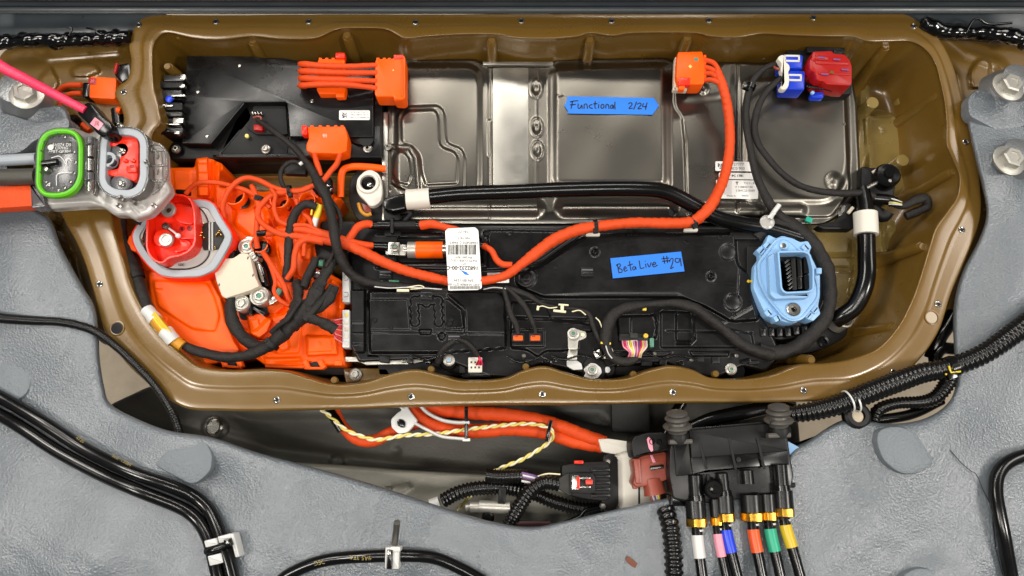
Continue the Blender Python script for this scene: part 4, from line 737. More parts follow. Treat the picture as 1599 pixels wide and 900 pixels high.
for i in range(16):
    a_ = 2*math.pi*i/16; lathe('seal_nub', 'clearp', cc, 91+27*math.cos(a_), 254+43*math.sin(a_), zc+.004, [(2, 0), (2, .004), (1.2, .0055)], seg=8)
hb = box('hinge_plate', 'smoke', cc, 134, 255, 14, 52, zc+.004, .006, 0, 1.5, 2)
for y0, y1 in ((216, 226), (230, 246), (250, 268), (271, 282), (286, 300)): hcyl('hinge_barrel', 'steel' if y0 in (230, 250, 286) else 'smoke', hb, 141, y0, 141, y1, zc+.007, 5.2)
ring('hinge_frame', 'clearp', cc, [(133, 214), (148, 212), (150, 296), (146, 306), (132, 290)], 2, zc+.004, .01, 4)
for i, y in enumerate((234, 258, 282)):
    a = tube('rib', 'clearp', cc, [(238, y, zc-.008), (243, y+2, zc-.002), (258, y, zc-.008)], 2.2); tube('rib', 'clearp', cc, [(243, y+2, zc-.002), (247, y+10, zc-.006), (246, y+14, zc-.012)], 1.8)
tube('flank_edge', 'clearp', cc, [(234, 225, zc-.006), (252, 228, zc-.008), (260, 245, zc-.008), (260, 275, zc-.01), (248, 296, zc-.01), (238, 303, zc-.01)], 2)
for x, y in ((187, 322), (213, 318), (242, 322), (191, 310), (231, 255), (189, 197)): lathe('bump', 'clearp', cc, x, y, zc-.014 if y > 312 else zc, [(4, 0), (3.6, .006), (1.4, .009)], seg=14)
# things running into it
cl_ = layer('flat_cable', 'orbraid', None, [(-60, 293), (48, 289), (60, 300), (62, 318), (48, 322), (-60, 329)], zc-.012, .02, 2, 3, L=('broad flat orange braided cable entering from the left edge below the grey pipe', 'cable'))
layer('end_collar', 'smoke', cl_, [(46, 287), (66, 298), (72, 322), (48, 325)], zc-.011, .022, 3, 3)
for y0 in (249, 285): pass
tube('grey_pipe', 'gasket', None, [(-60, 254, zc-.01), (20, 250, zc-.01), (58, 248, zc-.01)], 9, L=('upper dark grey tube entering the clear connector from the left edge', 'pipe')); tube('grey_pipe', 'frame', None, [(-60, 277, zc-.008), (20, 277, zc-.008), (58, 276, zc-.008)], 13, L=('wide dull grey tube just above the orange flat cable on the left edge', 'pipe'))
tube('cord', 'pinkcord', None, [(-50, 68, .11), (0, 103, .105), (40, 124, .10), (90, 150, .10), (134, 173, .095)], [9, 9, 8, 7, 6.5], wrap=.06, pitch=14, L=('bright pink cord running down from the left edge into the black clip', 'cord'))
kc = T('cord_clip', 'dark rubber end piece with a small pink code label, holding the pink cord', 'clip', 155, 190, zc)
layer('clip_body', 'rub', kc, [(118, 176), (132, 160), (142, 158), (158, 178), (172, 190), (176, 204), (166, 212), (150, 208), (140, 196), (126, 184)], zc+.022, .03, 4, 6)
kl = box('code_label', 'pinkb', kc, 151, 193.5, 17, 13, zc+.0228, .0006, 38, .1, .5); codeblock('matrix_code', kl, 147, 189, 8, 8, zc+.0232, 8, 8, 'brick', seed=5)
# small orange connector and boots between cover and tray, upper left
sc = T('small_plug', 'small orange plug with two cables, tucked beside the upper left tray corner', 'plug', 160, 137, -.05)
box('plug_body', 'orange', sc, 160, 137, 42, 34, -.028, .03, 3, 2.5, 4); box('plug_collar', 'rub', sc, 134, 140, 12, 24, -.03, .026, 3, 3, 5); mk_ = box('coding_mark', 'red', sc, 144, 127, 12, 10, -.0272, .001, 3, .2, .5); text('20', 'pinkb', mk_, 144, 127, -.0262, 6)
tube('plug_cable', 'orbraid', sc, [(128, 133, -.035), (105, 134, -.04), (92, 142, -.05), (86, 160, -.06)], 4.6); tube('plug_cable', 'orbraid', sc, [(128, 146, -.035), (108, 148, -.04), (95, 160, -.05), (92, 180, -.06)], 4.6)
layer('lock_bar', 'rub', sc, [(178, 102), (202, 97), (204, 122), (190, 130), (178, 118)], -.022, .03, 3, 5); box('lock_bar', 'red', sc, 180, 106, 4, 16, -.018, .01, 12, 1, 1)
hcyl('boot', 'rub', sc, 183, 172, 186, 196, -.03, 10); hcyl('boot_ring', 'orange', sc, 184, 172, 190, 174, -.022, 6)
tube('plug_cable', 'orbraid', sc, [(95, 205, -.04), (104, 190, -.035), (120, 190, -.03), (140, 205, -.03)], 5); lathe('boot', 'rub', sc, 122, 192, -.03, [(9, 0), (9, .014), (5, .02)], seg=16)
# ================================================================ orange connectors at the top
def conn(name, label, x0, y0, x1, y1, z, h=.03):
    t = T(name, label, 'connector', (x0+x1)/2, (y0+y1)/2, z-h); return t
j1 = conn('power_jumper', 'orange jumper with four short braided loops joining two orange plugs at the top', 470, 85, 632, 155, -.03)
layer('left_plug', 'orange', j1, [(497, 92), (538, 92), (538, 100), (540, 140), (538, 150), (526, 151), (524, 147), (498, 147), (494, 140), (495, 100)], -.020, .03, 2, 2)
layer('right_plug', 'orange', j1, [(586, 94), (588, 92), (614, 91), (616, 86), (631, 86), (633, 92), (633, 153), (628, 156), (616, 155), (614, 151), (588, 151), (585, 147)], -.012, .032, 2, 2)
box('latch', 'redor', j1, 531, 86.5, 15, 9, -.016, .012, 0, 1.5, 2); box('latch', 'redor', j1, 622, 89, 15, 7, -.0112, .006, 0, 1, 1.5); box('latch', 'orange', j1, 622, 152, 14, 10, -.014, .01, 0, 1.5, 2); box('side_rib', 'orange', j1, 628, 122, 3, 56, -.010, .01, 0, .8, .8); box('latch', 'orange', j1, 531, 148, 14, 8, -.018, .01, 0, 1.5, 2)
for x in (590, 600, 608): box('plug_tooth', 'orange', j1, x, 92, 5, 4, -.0115, .01, 0, .8, .8)
for x in (500, 510, 520): box('plug_tooth', 'orange', j1, x, 92, 5, 4, -.0195, .01, 0, .8, .8)
lathe('ink_dot', 'wirey', j1, 614, 110, -.0122, [(1.4, 0), (1.4, .0005)], seg=8)
for k, (y0, ya, yb) in enumerate(((101, 103, 102), (112, 113, 114), (123, 124, 127), (134, 132, 138))):
    tube('braided_loop', 'orbraid', j1, [(478, y0+1, -.035), (469, y0, -.022), (476, y0-.5, -.010), (505, ya, -.003), (545, ya+1, -.004), (588, yb, -.014)], [5.2, 5.2, 5.2, 5, 4.6, 4.4], lump=.05, wrap=.05)
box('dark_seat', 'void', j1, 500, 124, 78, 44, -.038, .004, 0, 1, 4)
j2 = conn('bolt_plug', 'orange plug with ribbed top on the front edge of the black converter box', 478, 195, 543, 240, -.03)
layer('plug_body', 'orange', j2, [(480, 198), (538, 197), (541, 205), (543, 215), (541, 236), (530, 240), (486, 239), (478, 235), (478, 226), (482, 216)], -.014, .03, 2, 2)
box('latch', 'redor', j2, 475, 203, 9, 15, -.015, .015, 0, 1.5, 2)
for x in (487, 500, 512, 524, 534): box('plug_tooth', 'orange', j2, x, 197.5, 5, 4, -.0135, .01, 0, .8, .8)
for dx in (-4, 0, 4): tube('mark', 'cream', j2, [(506+dx*.6, 212, -.0135), (508+dx*.6, 209, -.0135), (507+dx*.6, 215, -.0135)], .5)
j3 = conn('case_plug', 'orange plug with a green dot at the top of the aluminium case', 1055, 80, 1100, 140, -.03)
layer('plug_body', 'orange', j3, [(1059, 81), (1097, 80), (1099, 90), (1101, 106), (1100, 130), (1096, 132), (1078, 132), (1076, 128), (1060, 130), (1056, 120), (1057, 95)], -.012, .032, 2, 2)
box('latch', 'redor', j3, 1069, 127, 18, 12, -.0113, .01, 0, 1, 1.5); box('latch', 'orange', j3, 1065, 136, 9, 8, -.014, .012, 0, 1, 2); box('front_lip', 'cream', j3, 1062, 139, 22, 5, -.026, .01, 2, 1, 1.5); box('side_lip', 'cream', j3, 1055, 115, 4, 52, -.026, .012, 2, 1, 1.5)
lathe('green_dot', 'green', j3, 1087, 93, -.0122, [(3.8, 0), (3.8, .0006)], seg=14); layer('yellow_mark', 'wirey', j3, [(1077.5, 101), (1081, 104), (1078, 107), (1075, 104)], -.0114, .0008, .1, 0)
for y in (88, 98, 110, 120): box('plug_tooth', 'orange', j3, 1101, y, 4, 5, -.014, .012, 0, .8, .8)
# ================================================================ blue and red plugs, upper right
bl = T('signal_plugs', 'pair of blue plugs with white frames beside a rusty red cover, upper right', 'connector', 1270, 110, -.06)
box('bracket', 'blkm', bl, 1270, 105, 85, 52, -.030, .04, 3, 3, 5); box('bracket', 'void', bl, 1300, 140, 62, 18, -.034, .03, -4, 3, 5); box('bracket', 'blkm', bl, 1290, 78, 60, 10, -.022, .03, 2, 2, 3)
for y, h in ((96, 22), (125, 30)):
    box('plug_body', 'royal', bl, 1237+(y > 100)*3, y, 34, h, -.010, .03, 2, 2.5, 3)
    f = ring('white_frame', 'clip', bl, rect(1237+(y > 100)*3, y-4 if y > 100 else y-5, 25, 11, 1), 3, -.0085, .006, 1.5, .6)
strokes('rail', 'royal', bl, [[(1228, 105), (1252, 106)]], -.009, 2)
layer('lock_lever', 'white', bl, [(1214, 92), (1217, 87), (1223, 85), (1226, 88), (1226, 96), (1233, 101), (1234, 108), (1231, 112), (1233, 122), (1232, 134), (1228, 140), (1220, 140), (1218, 135), (1224, 130), (1222, 116), (1219, 108), (1221, 99), (1218, 96)], -.005, .012, 1.6, 4)
layer('red_cover', 'red', bl, [(1269, 80), (1300, 79), (1302, 83), (1318, 84), (1327, 92), (1331, 103), (1331, 130), (1328, 134), (1290, 132), (1286, 127), (1276, 126), (1273, 113), (1265, 110), (1264, 92), (1268, 91)], .002, .04, 2.5, 4)
box('cover_ridge', 'red', bl, 1300, 98, 52, 6, .0035, .005, 2, 1.5, 2); box('cover_ridge', 'red', bl, 1303, 115, 50, 4, .0035, .005, 2, 1.5, 2); box('cover_block', 'red', bl, 1284, 90, 20, 8, .0035, .005, 3, 1.5, 2); box('cover_ear', 'blkm', bl, 1309, 81, 14, 8, .002, .02, 4, 1.5, 2)
for x, y in ((1284, 90), (1307, 93), (1288, 116), (1320, 109)): box('blue_smear', 'violet', bl, x, y, 11, 2.4, .0044, .0012, 4, .3, .8)
lathe('orange_dot', 'gold', bl, 1298.5, 113.5, .004, [(3.4, 0), (3.2, .001)], seg=14)
for i in range(6): tube('fine_wire', 'rub', bl, [(1256+i*3, 128+i, -.02), (1262+i*4, 136+i*.5, -.012), (1278+i*4, 138+i, -.02)], .9, step=2)
box('blue_bulb', 'blueb', bl, 1277, 148, 20, 10, -.024, .012, 2, 3, 4); lathe('bulb_glint', 'ltblue', bl, 1268, 146, -.022, [(3.4, 0), (3, .004), (1, .005)], seg=12)
tube('red_wire', 'brick', bl, [(1206, 103, -.02), (1214, 108, -.012), (1222, 108, -.01)], 2.4)
# ================================================================ light blue multi-pin connector, right
lc = T('vehicle_header', 'pale blue many-sided connector with a rectangular pin socket, right end of the black housing', 'connector', 1232, 440, -.06)
lo = [(1184, 388), (1196, 378), (1200, 366), (1212, 372), (1222, 368), (1238, 372), (1250, 378), (1262, 376), (1268, 386), (1264, 394), (1272, 410), (1281, 430), (1281, 462), (1278, 478), (1282, 490), (1270, 502), (1254, 496), (1244, 504), (1230, 504), (1214, 500), (1198, 494), (1192, 484), (1184, 468), (1176, 450), (1178, 415), (1186, 404)]
layer('flange', 'ltblue', lc, lo, -.032, .03, 2, 3)
layer('upper_plate', 'ltblue', lc, [(1212, 372), (1228, 369), (1238, 376), (1262, 400), (1272, 416), (1281, 450), (1280, 468), (1254, 500), (1236, 503), (1222, 496), (1196, 464), (1184, 440), (1182, 410)], -.024, .02, 2.5, 8)
ring('rim_bead', 'ltblue', lc, [(1214, 375), (1227, 372), (1237, 379), (1260, 402), (1270, 418), (1278, 450), (1277, 466), (1252, 497), (1237, 500), (1224, 493), (1198, 462), (1187, 438), (1185, 412)], 1.6, -.0225, .004, 8, .5)
so = [(1214, 392), (1256, 391), (1266, 396), (1272, 420), (1272, 452), (1266, 457), (1226, 459), (1219, 452)]
ring('socket_wall', 'ltblue', lc, so, 3, .006, .032, 5)
layer('socket_floor', 'void', lc, inset(np.array(so), 1.5).tolist(), -.020, .006, .5, 3)
layer('sloped_apron', 'ltblue', lc, [(1199, 400), (1214, 392), (1222, 456), (1266, 458), (1262, 466), (1210, 468), (1202, 460)], -.012, .016, 5, 4)
for i in range(8): box('pin_blade', 'blk', lc, 1229+i*.9, 408+i*5.8, 10, 3, -.004, .014, -38, .5, .5)
for x, y, h in ((1240, 428, 50), (1249, 418, 30), (1249, 442, 18), (1259, 414, 26), (1260, 440, 22)): box('pin_block', 'blkm' if x < 1245 else 'blk', lc, x, y, 7, h, -.006, .012, -3, 1, 1.5)
box('key_tab', 'ltblue', lc, 1208, 425, 10, 9, -.014, .012, 0, 1, 1); box('key_tab', 'ltblue', lc, 1279, 423, 9, 9, -.006, .014, 0, 1, 1)
a = lathe('mount_eye', 'ltblue', lc, 1223, 384, -.024, [(7, 0), (7, .003), (5, .0032)], seg=20); lathe('eye_bore', 'steel', a, 1223, 384, -.0215, [(5, 0), (4.6, .0012), (2.5, .0008)], seg=16)
a = lathe('metal_bush', 'steel', lc, 1238, 484, -.025, [(11, 0), (11, .004), (9.5, .005), (4.5, .0048), (4, .002), (1, .002)], seg=30); lathe('bush_bore', 'rub', a, 1238, 484, -.0215, [(3.8, 0), (3.4, .0012)], seg=14)
for x, y, a_ in ((1198, 384, 40), (1258, 386, -40), (1188, 392, 40), (1200, 488, -40), (1214, 497, -30), (1262, 493, 40), (1272, 484, 40)):
    box('edge_hook', 'ltblue', lc, x, y, 11, 9, -.028, .02, a_, 1.2, 1.5); box('hook_slot', 'void', lc, x+2, y, 1.6, 9, -.0272, .001, a_, .1, .2)
for pts, r, lb_, m_ in (([(1180, 372, -.05), (1200, 352, -.045), (1230, 350, -.045), (1262, 372, -.045), (1284, 405, -.045), (1294, 440, -.045), (1292, 485, -.05), (1270, 520, -.05), (1238, 545, -.05), (1208, 552, -.05), (1184, 546, -.05)], 12, 'thick black taped harness loop curling round the pale blue connector', 'cloth'),
        ([(1198, 368, -.055), (1228, 362, -.05), (1260, 385, -.05), (1278, 420, -.05), (1284, 460, -.052), (1270, 498, -.052)], 8, 'glossy black inner ring hugging the pale blue connector', 'rub')):
    tube('harness_loop', m_, None, pts, r, lump=.10 if m_ == 'cloth' else 0, L=(lb_, 'harness'))
sk = T('connector_skirt', 'ribbed black skirt under the pale blue connector', 'skirt', 1225, 515, -.08)
layer('skirt_body', 'blkm', sk, [(1170, 395), (1196, 360), (1260, 362), (1292, 410), (1300, 460), (1290, 500), (1262, 525), (1215, 532), (1190, 520), (1170, 470)], -.062, .04, 3, 10)
for i in range(7): box('skirt_rib', 'blk', sk, 1192+i*13, 516+(3 if i < 4 else 0), 9, 13, -.048, .02, -6, 1.5, 2)
tg = T('clear_clip', 'clear plastic push clip lying above the pale blue connector', 'clip', 1203, 338, -.03); tube('stem', 'clip', tg, [(1217, 320, -.022), (1208, 332, -.024), (1202, 342, -.026)], 4); lathe('head', 'milky', tg, 1197, 348, -.032, [(12, 0), (12, .004), (8, .006)], seg=18); box('barb', 'clip', tg, 1205, 336, 14, 4, -.018, .004, -30, .6, .6)
# ================================================================ hoses and cables inside the tray
def cab(name, label, pts, r, m='orbraid', cat='cable', group=None, **k): return tube(name, m, None, pts, r, L=(label, cat, group), **k)
hz = -.010
ho_ = T('coolant_hose', 'thick black coolant hose with a pale collar crossing the aluminium case from left to right', 'hose', 950, 310, -.05)
tube('hose', 'rub', ho_, [(660, 309, -.022), (720, 303, -.018), (800, 300, -.016), (900, 296, -.016), (990, 295, -.016), (1040, 300, -.02), (1085, 322, -.03), (1120, 340, -.036), (1160, 350, -.04), (1200, 357, -.044), (1250, 372, -.05)], 12.8, seg=24)
tube('pale_collar', 'white', ho_, [(635, 312, -.020), (653, 311, -.020), (671, 309.5, -.020)], 17, seg=26)
layer('quick_fitting', 'rub', ho_, [(597, 310), (615, 304), (634, 300), (636, 325), (612, 330), (598, 325)], -.012, .03, 4, 5)
tube('fitting_barb', 'blkm', ho_, [(610, 330, -.03), (640, 332, -.035), (632, 345, -.04)], 5)
box('fitting_tab', 'blkm', ho_, 612, 334, 26, 20, -.035, .02, 0, 2, 4)
wp = T('white_port', 'round white plastic port with two ears, left end of the coolant hose', 'port', 580, 298, -.06)
layer('port_flange', 'white', wp, [(561, 276), (568, 267), (580, 264), (594, 273), (597, 296), (596, 314), (586, 322), (576, 322), (570, 313), (558, 303), (555, 288)], -.031, .012, 2.5, 8)
lathe('port_ring', 'white', wp, 576, 288, -.036, [(20, 0), (19, .006), (18, .009), (13.5, .009), (13, .007), (12.8, .002)], seg=36); lathe('port_core', 'rub', wp, 576, 288, -.034, [(12, 0), (12, .006), (7, .010), (3, .010)], seg=20); lathe('port_glint', 'steel', wp, 577, 289, -.0245, [(4.4, -.001), (4, .001), (1, .002)], seg=6)
tube('amber_seal', 'amber', wp, [(560, 318, -.05), (564, 330, -.048), (572, 336, -.048), (580, 334, -.048)], 3.2); layer('amber_lens', 'brick', wp, [(563, 316), (578, 322), (580, 332), (568, 332)], -.052, .004, 1, 2)
layer('dark_base', 'grime', wp, [(545, 280), (560, 262), (600, 262), (603, 345), (560, 348), (545, 320)], -.075, .04, 3, 14)
cab('bus_pipe', 'square bent orange pipe behind the white port, left of the aluminium case', [(532, 308, -.05), (532, 290, -.045), (535, 268, -.04), (548, 261, -.04), (575, 261, -.04), (602, 264, -.045)], 6, 'orange', 'pipe')
hr = T('outlet_hose', 'black hose with a pale collar running down at the right end of the tray', 'hose', 1350, 420, -.1)
tube('hose', 'rub', hr, [(1352, 350, -.035), (1353, 400, -.03), (1353, 430, -.03), (1347, 455, -.035), (1335, 478, -.045), (1318, 492, -.055), (1304, 500, -.066)], 14.2, seg=24)
tube('pale_collar', 'white', hr, [(1351, 333, -.032), (1352, 350, -.032), (1352.5, 367, -.032)], 19, seg=26)
lathe('steel_socket', 'zinc', hr, 1303, 505, -.088, [(18, 0), (18, .018), (19.5, .022), (17, .0225), (16.6, .01)], axis=(.28, .35, 1), seg=30)
layer('elbow_foot', 'blkm', hr, [(1262, 520), (1285, 495), (1300, 482), (1318, 500), (1326, 515), (1320, 528), (1290, 544), (1262, 552), (1245, 555), (1240, 540)], -.085, .03, 3, 8); lathe('foot_screw', 'rub', hr, 1285, 534, -.085, [(9, 0), (9, .003), (5, .004), (4, .001)], seg=20)
tube('steel_ring', 'steel', hr, [(1262, 528, -.07), (1272, 524, -.068), (1276, 518, -.068)], 1.6)
pu = T('coolant_sensor', 'black valve motor with round end cap above the outlet hose, right of the aluminium case', 'valve', 1370, 290, -.1)
layer('motor_body', 'blkm', pu, [(1345, 258), (1366, 262), (1378, 258), (1396, 266), (1400, 290), (1396, 312), (1380, 318), (1352, 312), (1345, 290)], -.045, .06, 4, 7)
lathe('end_cap', 'rub', pu, 1380, 281, -.045, [(21, 0), (21, .018), (18, .022), (9, .023), (8, .026), (4, .026)], axis=(-.1, .1, 1), seg=30); lathe('cap_screw', 'bolt', pu, 1389, 283, -.022, [(3, 0), (2.6, .002)], seg=10)
hcyl('steel_rod', 'bolt', pu, 1353, 294, 1368, 286, -.035, 3.4); tube('elbow', 'rub', pu, [(1346, 296, -.045), (1350, 315, -.04), (1352, 336, -.036)], [12, 13, 15]); tube('branch', 'rub', pu, [(1360, 310, -.045), (1385, 312, -.045), (1398, 316, -.045)], 9)
lathe('round_mount', 'steel', pu, 1320, 335, -.07, [(17, 0), (17, .010), (13, .014), (6, .014)], seg=30); layer('mount_arm', 'blkm', pu, [(1275, 352), (1305, 345), (1320, 330), (1330, 322), (1340, 335), (1334, 358), (1285, 358)], -.05, .02, 2, 5); box('arm_rib', 'cream', pu, 1329, 328, 5, 12, -.044, .004, 40, .5, 1)
tube('pink_tube', 'cream', pu, [(1362, 270, -.04), (1372, 264, -.036), (1378, 263, -.038)], 2.6)
tube('lower_lobe', 'blkm', pu, [(1360, 325, -.06), (1378, 338, -.06), (1386, 330, -.055)], 11)
cab('taped_cable', 'black taped cable hooking back on itself beside the valve motor, right side', [(1395, 318, -.05), (1410, 322, -.045), (1430, 313, -.04), (1444, 310, -.04), (1448, 322, -.045), (1434, 330, -.05), (1414, 338, -.055)], [5, 6, 7.5, 8, 8, 7.5, 7], 'cloth', lump=.08)
tw_ = T('wire_cluster', 'tiny bundle of pale and dark wires between valve motor and hooked cable', 'wires', 1398, 316, -.045)
for k in range(5): tube('wire', ('clip', 'rub', 'wirey', 'clip', 'rub')[k], tw_, [(1388, 310+k*3, -.04), (1398, 312+k*2.4, -.034), (1408, 316+k*1.6, -.04)], 1.2, step=2, seg=6)
# orange cables
cz = -.020
cab('sheathed_cable', 'thick orange sheathed cable sweeping from the case plug over the black lid', [(1120, 112, -.006), (1130, 140, -.006), (1137, 175, -.02), (1140, 215, -.026), (1137, 250, -.028), (1128, 285, -.024), (1112, 318, -.014), (1096, 336, -.014), (1078, 347, -.022), (1040, 349, -.028), (990, 348, -.028), (940, 353, -.027), (900, 360, -.027), (865, 375, -.027), (835, 397, -.025), (815, 412, -.022), (790, 430, -.018), (760, 438, -.018), (720, 441, -.028), (690, 437, -.03), (640, 425, -.03), (600, 410, -.028), (560, 390, -.024), (537, 380, -.022)], [7.5, 8, 8, 8, 8.4, 8.8, 9.2, 9.2, 9, 8.5, 8.5, 8.8, 9.5, 10, 9.5, 7.5, 7, 7, 7.5, 8, 8, 8.4, 9, 9], wrap=.11, pitch=12, lump=.05, step=1.6)
for x, y, d, n_ in ((930, 353, -5, 'left'), (1083, 346, -22, 'right')):
    ztie(None, x, y, -.027 if x < 1000 else -.021, 9.6, d, w=6, L=('black cable tie round the thick orange cable, %s one of two above the black lid' % n_, 'cable tie'))
    box('tie_mount', 'white', None, x-4, y+13, 22, 5, -.036, .006, 0, 1, 2, L=('pale tie mount under the orange cable, %s one of two' % n_, 'mount'))
for k, (y0, xm, ym) in enumerate(((93, 1116, 100), (104, 1114, 110), (115, 1113, 116), (126, 1112, 125))):
    cab('plug_lead', 'short orange lead from case plug to thick cable, %s from the top of four' % ('first', 'second', 'third', 'fourth')[k], [(1098, y0, -.018), (xm, ym, -.008), (1126, 122+k*4, -.004), (1133, 150+k*3, -.012)], 4.2, group='orange leads from the case plug', lump=.05)
cab('plug_cable', 'left of two orange cables hanging from the plug on the black converter box', [(490, 236, -.02), (494, 252, -.016), (499, 268, -.014), (500, 280, -.016), (497, 292, -.02)], 4.6, lump=.06)
cab('plug_cable', 'right of two orange cables hanging from the plug on the black converter box', [(533, 236, -.02), (526, 256, -.016), (516, 268, -.012), (506, 281, -.010), (490, 290, -.012), (470, 297, -.015), (458, 299, -.016)], 4.6, lump=.06)
cab('orange_lead', 'slim orange lead arching from the red oval socket over the tunnel tower', [(290, 303, -.012), (298, 293, -.008), (312, 286, -.002), (335, 285, -.002), (360, 290, -.012), (385, 298, -.016), (405, 310, -.018), (422, 325, -.022)], 3.9, lump=.06)
cab('orange_lead', 'slim orange lead looping right from beside the grey gasket towards the black knot', [(350, 340, -.03), (348, 322, -.02), (355, 302, -.012), (368, 286, -.008), (385, 278, -.008), (405, 282, -.012), (425, 292, -.014), (445, 298, -.014), (470, 298, -.012), (490, 290, -.014)], 4.3, lump=.06)
cab('orange_lead', 'slim orange lead hanging in a curve down the middle of the orange cover', [(450, 300, -.014), (428, 304, -.014), (410, 318, -.016), (402, 332, -.016), (406, 345, -.014), (420, 357, -.010), (440, 366, -.01), (470, 370, -.012), (510, 376, -.016), (540, 382, -.02)], [5, 5, 5, 4.6, 4.6, 5, 5.5, 6, 7, 8], lump=.05)
cab('orange_lead', 'short orange lead coming back left from the knot under the black harness', [(415, 366, -.02), (435, 362, -.014), (465, 358, -.012), (500, 365, -.014), (530, 374, -.018), (560, 382, -.026), (582, 384, -.036)], [5, 5, 6, 8, 8, 7, 5.5], lump=.05)
cab('orange_lead', 'orange lead rising to the black inline connector above the fuse', [(540, 380, -.02), (550, 366, -.022), (560, 354, -.026), (575, 350, -.032), (580, 352, -.035)], 6.5, lump=.08)
cab('orange_lead', 'orange lead leaving the inline connector and running right under the paper label', [(657, 352, -.035), (675, 350, -.03), (695, 355, -.03), (715, 360, -.03), (735, 372, -.034)], [7.5, 7, 5.5, 5, 5], lump=.08)
cab('orange_lead', 'orange lead from the right end of the fuse into the thick cable', [(755, 384, -.035), (768, 392, -.03), (775, 405, -.028), (785, 413, -.026), (800, 414, -.024)], 5.2, lump=.06)
cab('orange_lead', 'orange lead plunging diagonally into the black well beside the white cap', [(411, 395, -.03), (420, 408, -.022), (434, 430, -.02), (444, 448, -.024), (452, 470, -.03)], 4.6, lump=.05)
cab('orange_lead', 'orange lead bending down beside the taped harness in the middle of the cover', [(505, 378, -.016), (480, 374, -.012), (466, 382, -.012), (460, 400, -.012), (458, 420, -.014), (448, 436, -.02)], [6, 5.5, 5, 4.8, 4.8, 4.2], lump=.06)
cab('orange_lead', 'short orange lead in the left of the cover curling over the black clamp', [(393, 290, -.02), (400, 306, -.016), (404, 325, -.016), (402, 345, -.018), (400, 372, -.024), (402, 388, -.03)], 4.6, lump=.05)
hcyl('black_sleeve', 'rub', None, 402, 365, 416, 364, -.018, 5, L=('small black end sleeve on the orange lead above the white cap', 'sleeve'))
lathe('well', 'rub', None, 411, 391, -.036, [(14, 0), (14, .006), (12, .008), (11.6, .003)], L=('round black well that the diagonal orange lead enters', 'well'))
ztie(None, 452, 298, -.013, 8.5, -5, w=5, L=('black cable tie round the orange leads above the tower with the bolt', 'cable tie'))
ztie(None, 405, 310, -.016, 7, 110, w=6, L=('black cable tie on the orange leads above the white cap', 'cable tie'))
# black taped harness
def blk(label, pts, r, name='taped_harness', m='cloth', lump=.10, cat='harness', **k): return tube(name, m, None, pts, r, L=(label, cat), lump=lump, step=2, **k)
blk('long black taped harness from the recess in the converter box down past the orange knot', [(403, 188, -.036), (420, 200, -.026), (440, 215, -.02), (460, 232, -.02), (475, 250, -.016), (488, 268, -.01), (498, 288, -.004), (508, 305, -.004), (516, 330, -.006), (521, 355, 0), (524, 378, .002), (531, 402, -.01), (545, 425, -.024), (565, 438, -.034), (590, 444, -.040), (625, 447, -.042), (670, 452, -.042), (700, 454, -.042)], [4.5, 4.5, 5, 5.5, 6, 8, 9, 8, 8, 8, 8, 8, 7, 6, 5.5, 5.5, 5, 4.5])
kn = T('harness_grommet', 'black plastic harness clamp with chrome glints where the orange leads meet', 'clamp', 505, 298, -.03)
lathe('grommet_body', 'rub', kn, 507, 294, -.03, [(18, 0), (18, .016), (14, .020), (8, .020)], seg=24)
for x, y, a_ in ((494, 290, 60), (497, 296, 60), (512, 290, 20), (516, 297, 120)): box('grommet_tooth', 'steel', kn, x, y, 6, 2.4, -.006, .004, a_, .6, .8)
blk('thin black harness loop left of the orange knot around the grey tab', [(470, 256, -.016), (455, 253, -.014), (442, 262, -.016), (438, 275, -.02), (442, 290, -.024), (452, 300, -.03)], 3.8)
box('grey_tab', 'blkm', None, 461, 262, 34, 20, -.035, .012, 2, 1.5, 2, L=('dull dark grey square tab behind the thin harness loop', 'tab'))
tube('chrome_bit', 'clip', None, [(468, 257, -.004), (472, 254, -.003)], 3, L=('small chrome clip on the harness above the orange knot', 'clip'))
ys = T('marker_sleeve', 'yellow and white marker sleeve on the arched black harness branch', 'sleeve', 496, 335, -.03)
tube('yellow_band', 'yellow', ys, [(500, 320, -.012), (497, 332, -.014), (494, 340, -.016)], 5.6); tube('white_band', 'clip', ys, [(494, 340, -.016), (491, 350, -.018), (490, 358, -.02)], 5.4); tube('yellow_loop', 'yellow', ys, [(496, 318, -.010), (488, 326, -.008), (486, 336, -.01)], 1.8)
blk('arched black harness branch rising over the orange cover to the yellow sleeve', [(448, 440, -.03), (450, 415, -.022), (451, 390, -.018), (452, 365, -.012), (457, 342, -.008), (466, 326, -.006), (480, 319, -.006), (494, 324, -.008)], [9, 8, 7, 7, 7.5, 7.5, 7, 6])
blk('thick black harness trunk slanting over the right of the orange cover', [(522, 405, -.02), (510, 425, -.014), (498, 448, -.010), (484, 472, -.008), (468, 492, -.008), (450, 512, -.01), (436, 528, -.014)], [7, 9, 10, 11, 15, 15, 11], lump=.2, flat=.75, wrap=.12, pitch=11)
blk('second black harness strand left of the thick trunk', [(462, 440, -.022), (466, 455, -.014), (464, 475, -.008), (458, 492, -.006), (445, 508, -.010)], [7, 9, 9, 10, 11], lump=.2, flat=.75, wrap=.12, pitch=9)
blk('black harness branch ending above the lower white header strip', [(474, 492, -.008), (495, 500, -.006), (512, 508, -.012), (524, 516, -.016)], [11, 8.5, 8, 8.5], lump=.18, flat=.8, wrap=.1, pitch=9)
blk('black harness branch to the upper white header strip', [(480, 485, -.008), (498, 482, -.010), (512, 470, -.012), (520, 456, -.016), (524, 448, -.018)], [9, 7, 7.5, 7.5, 6.5], lump=.18, wrap=.1, pitch=8)
blk('slim black harness between the trunk and the green relay', [(474, 450, -.014), (480, 432, -.02), (488, 416, -.024), (494, 404, -.028)], [7, 7, 7, 6])
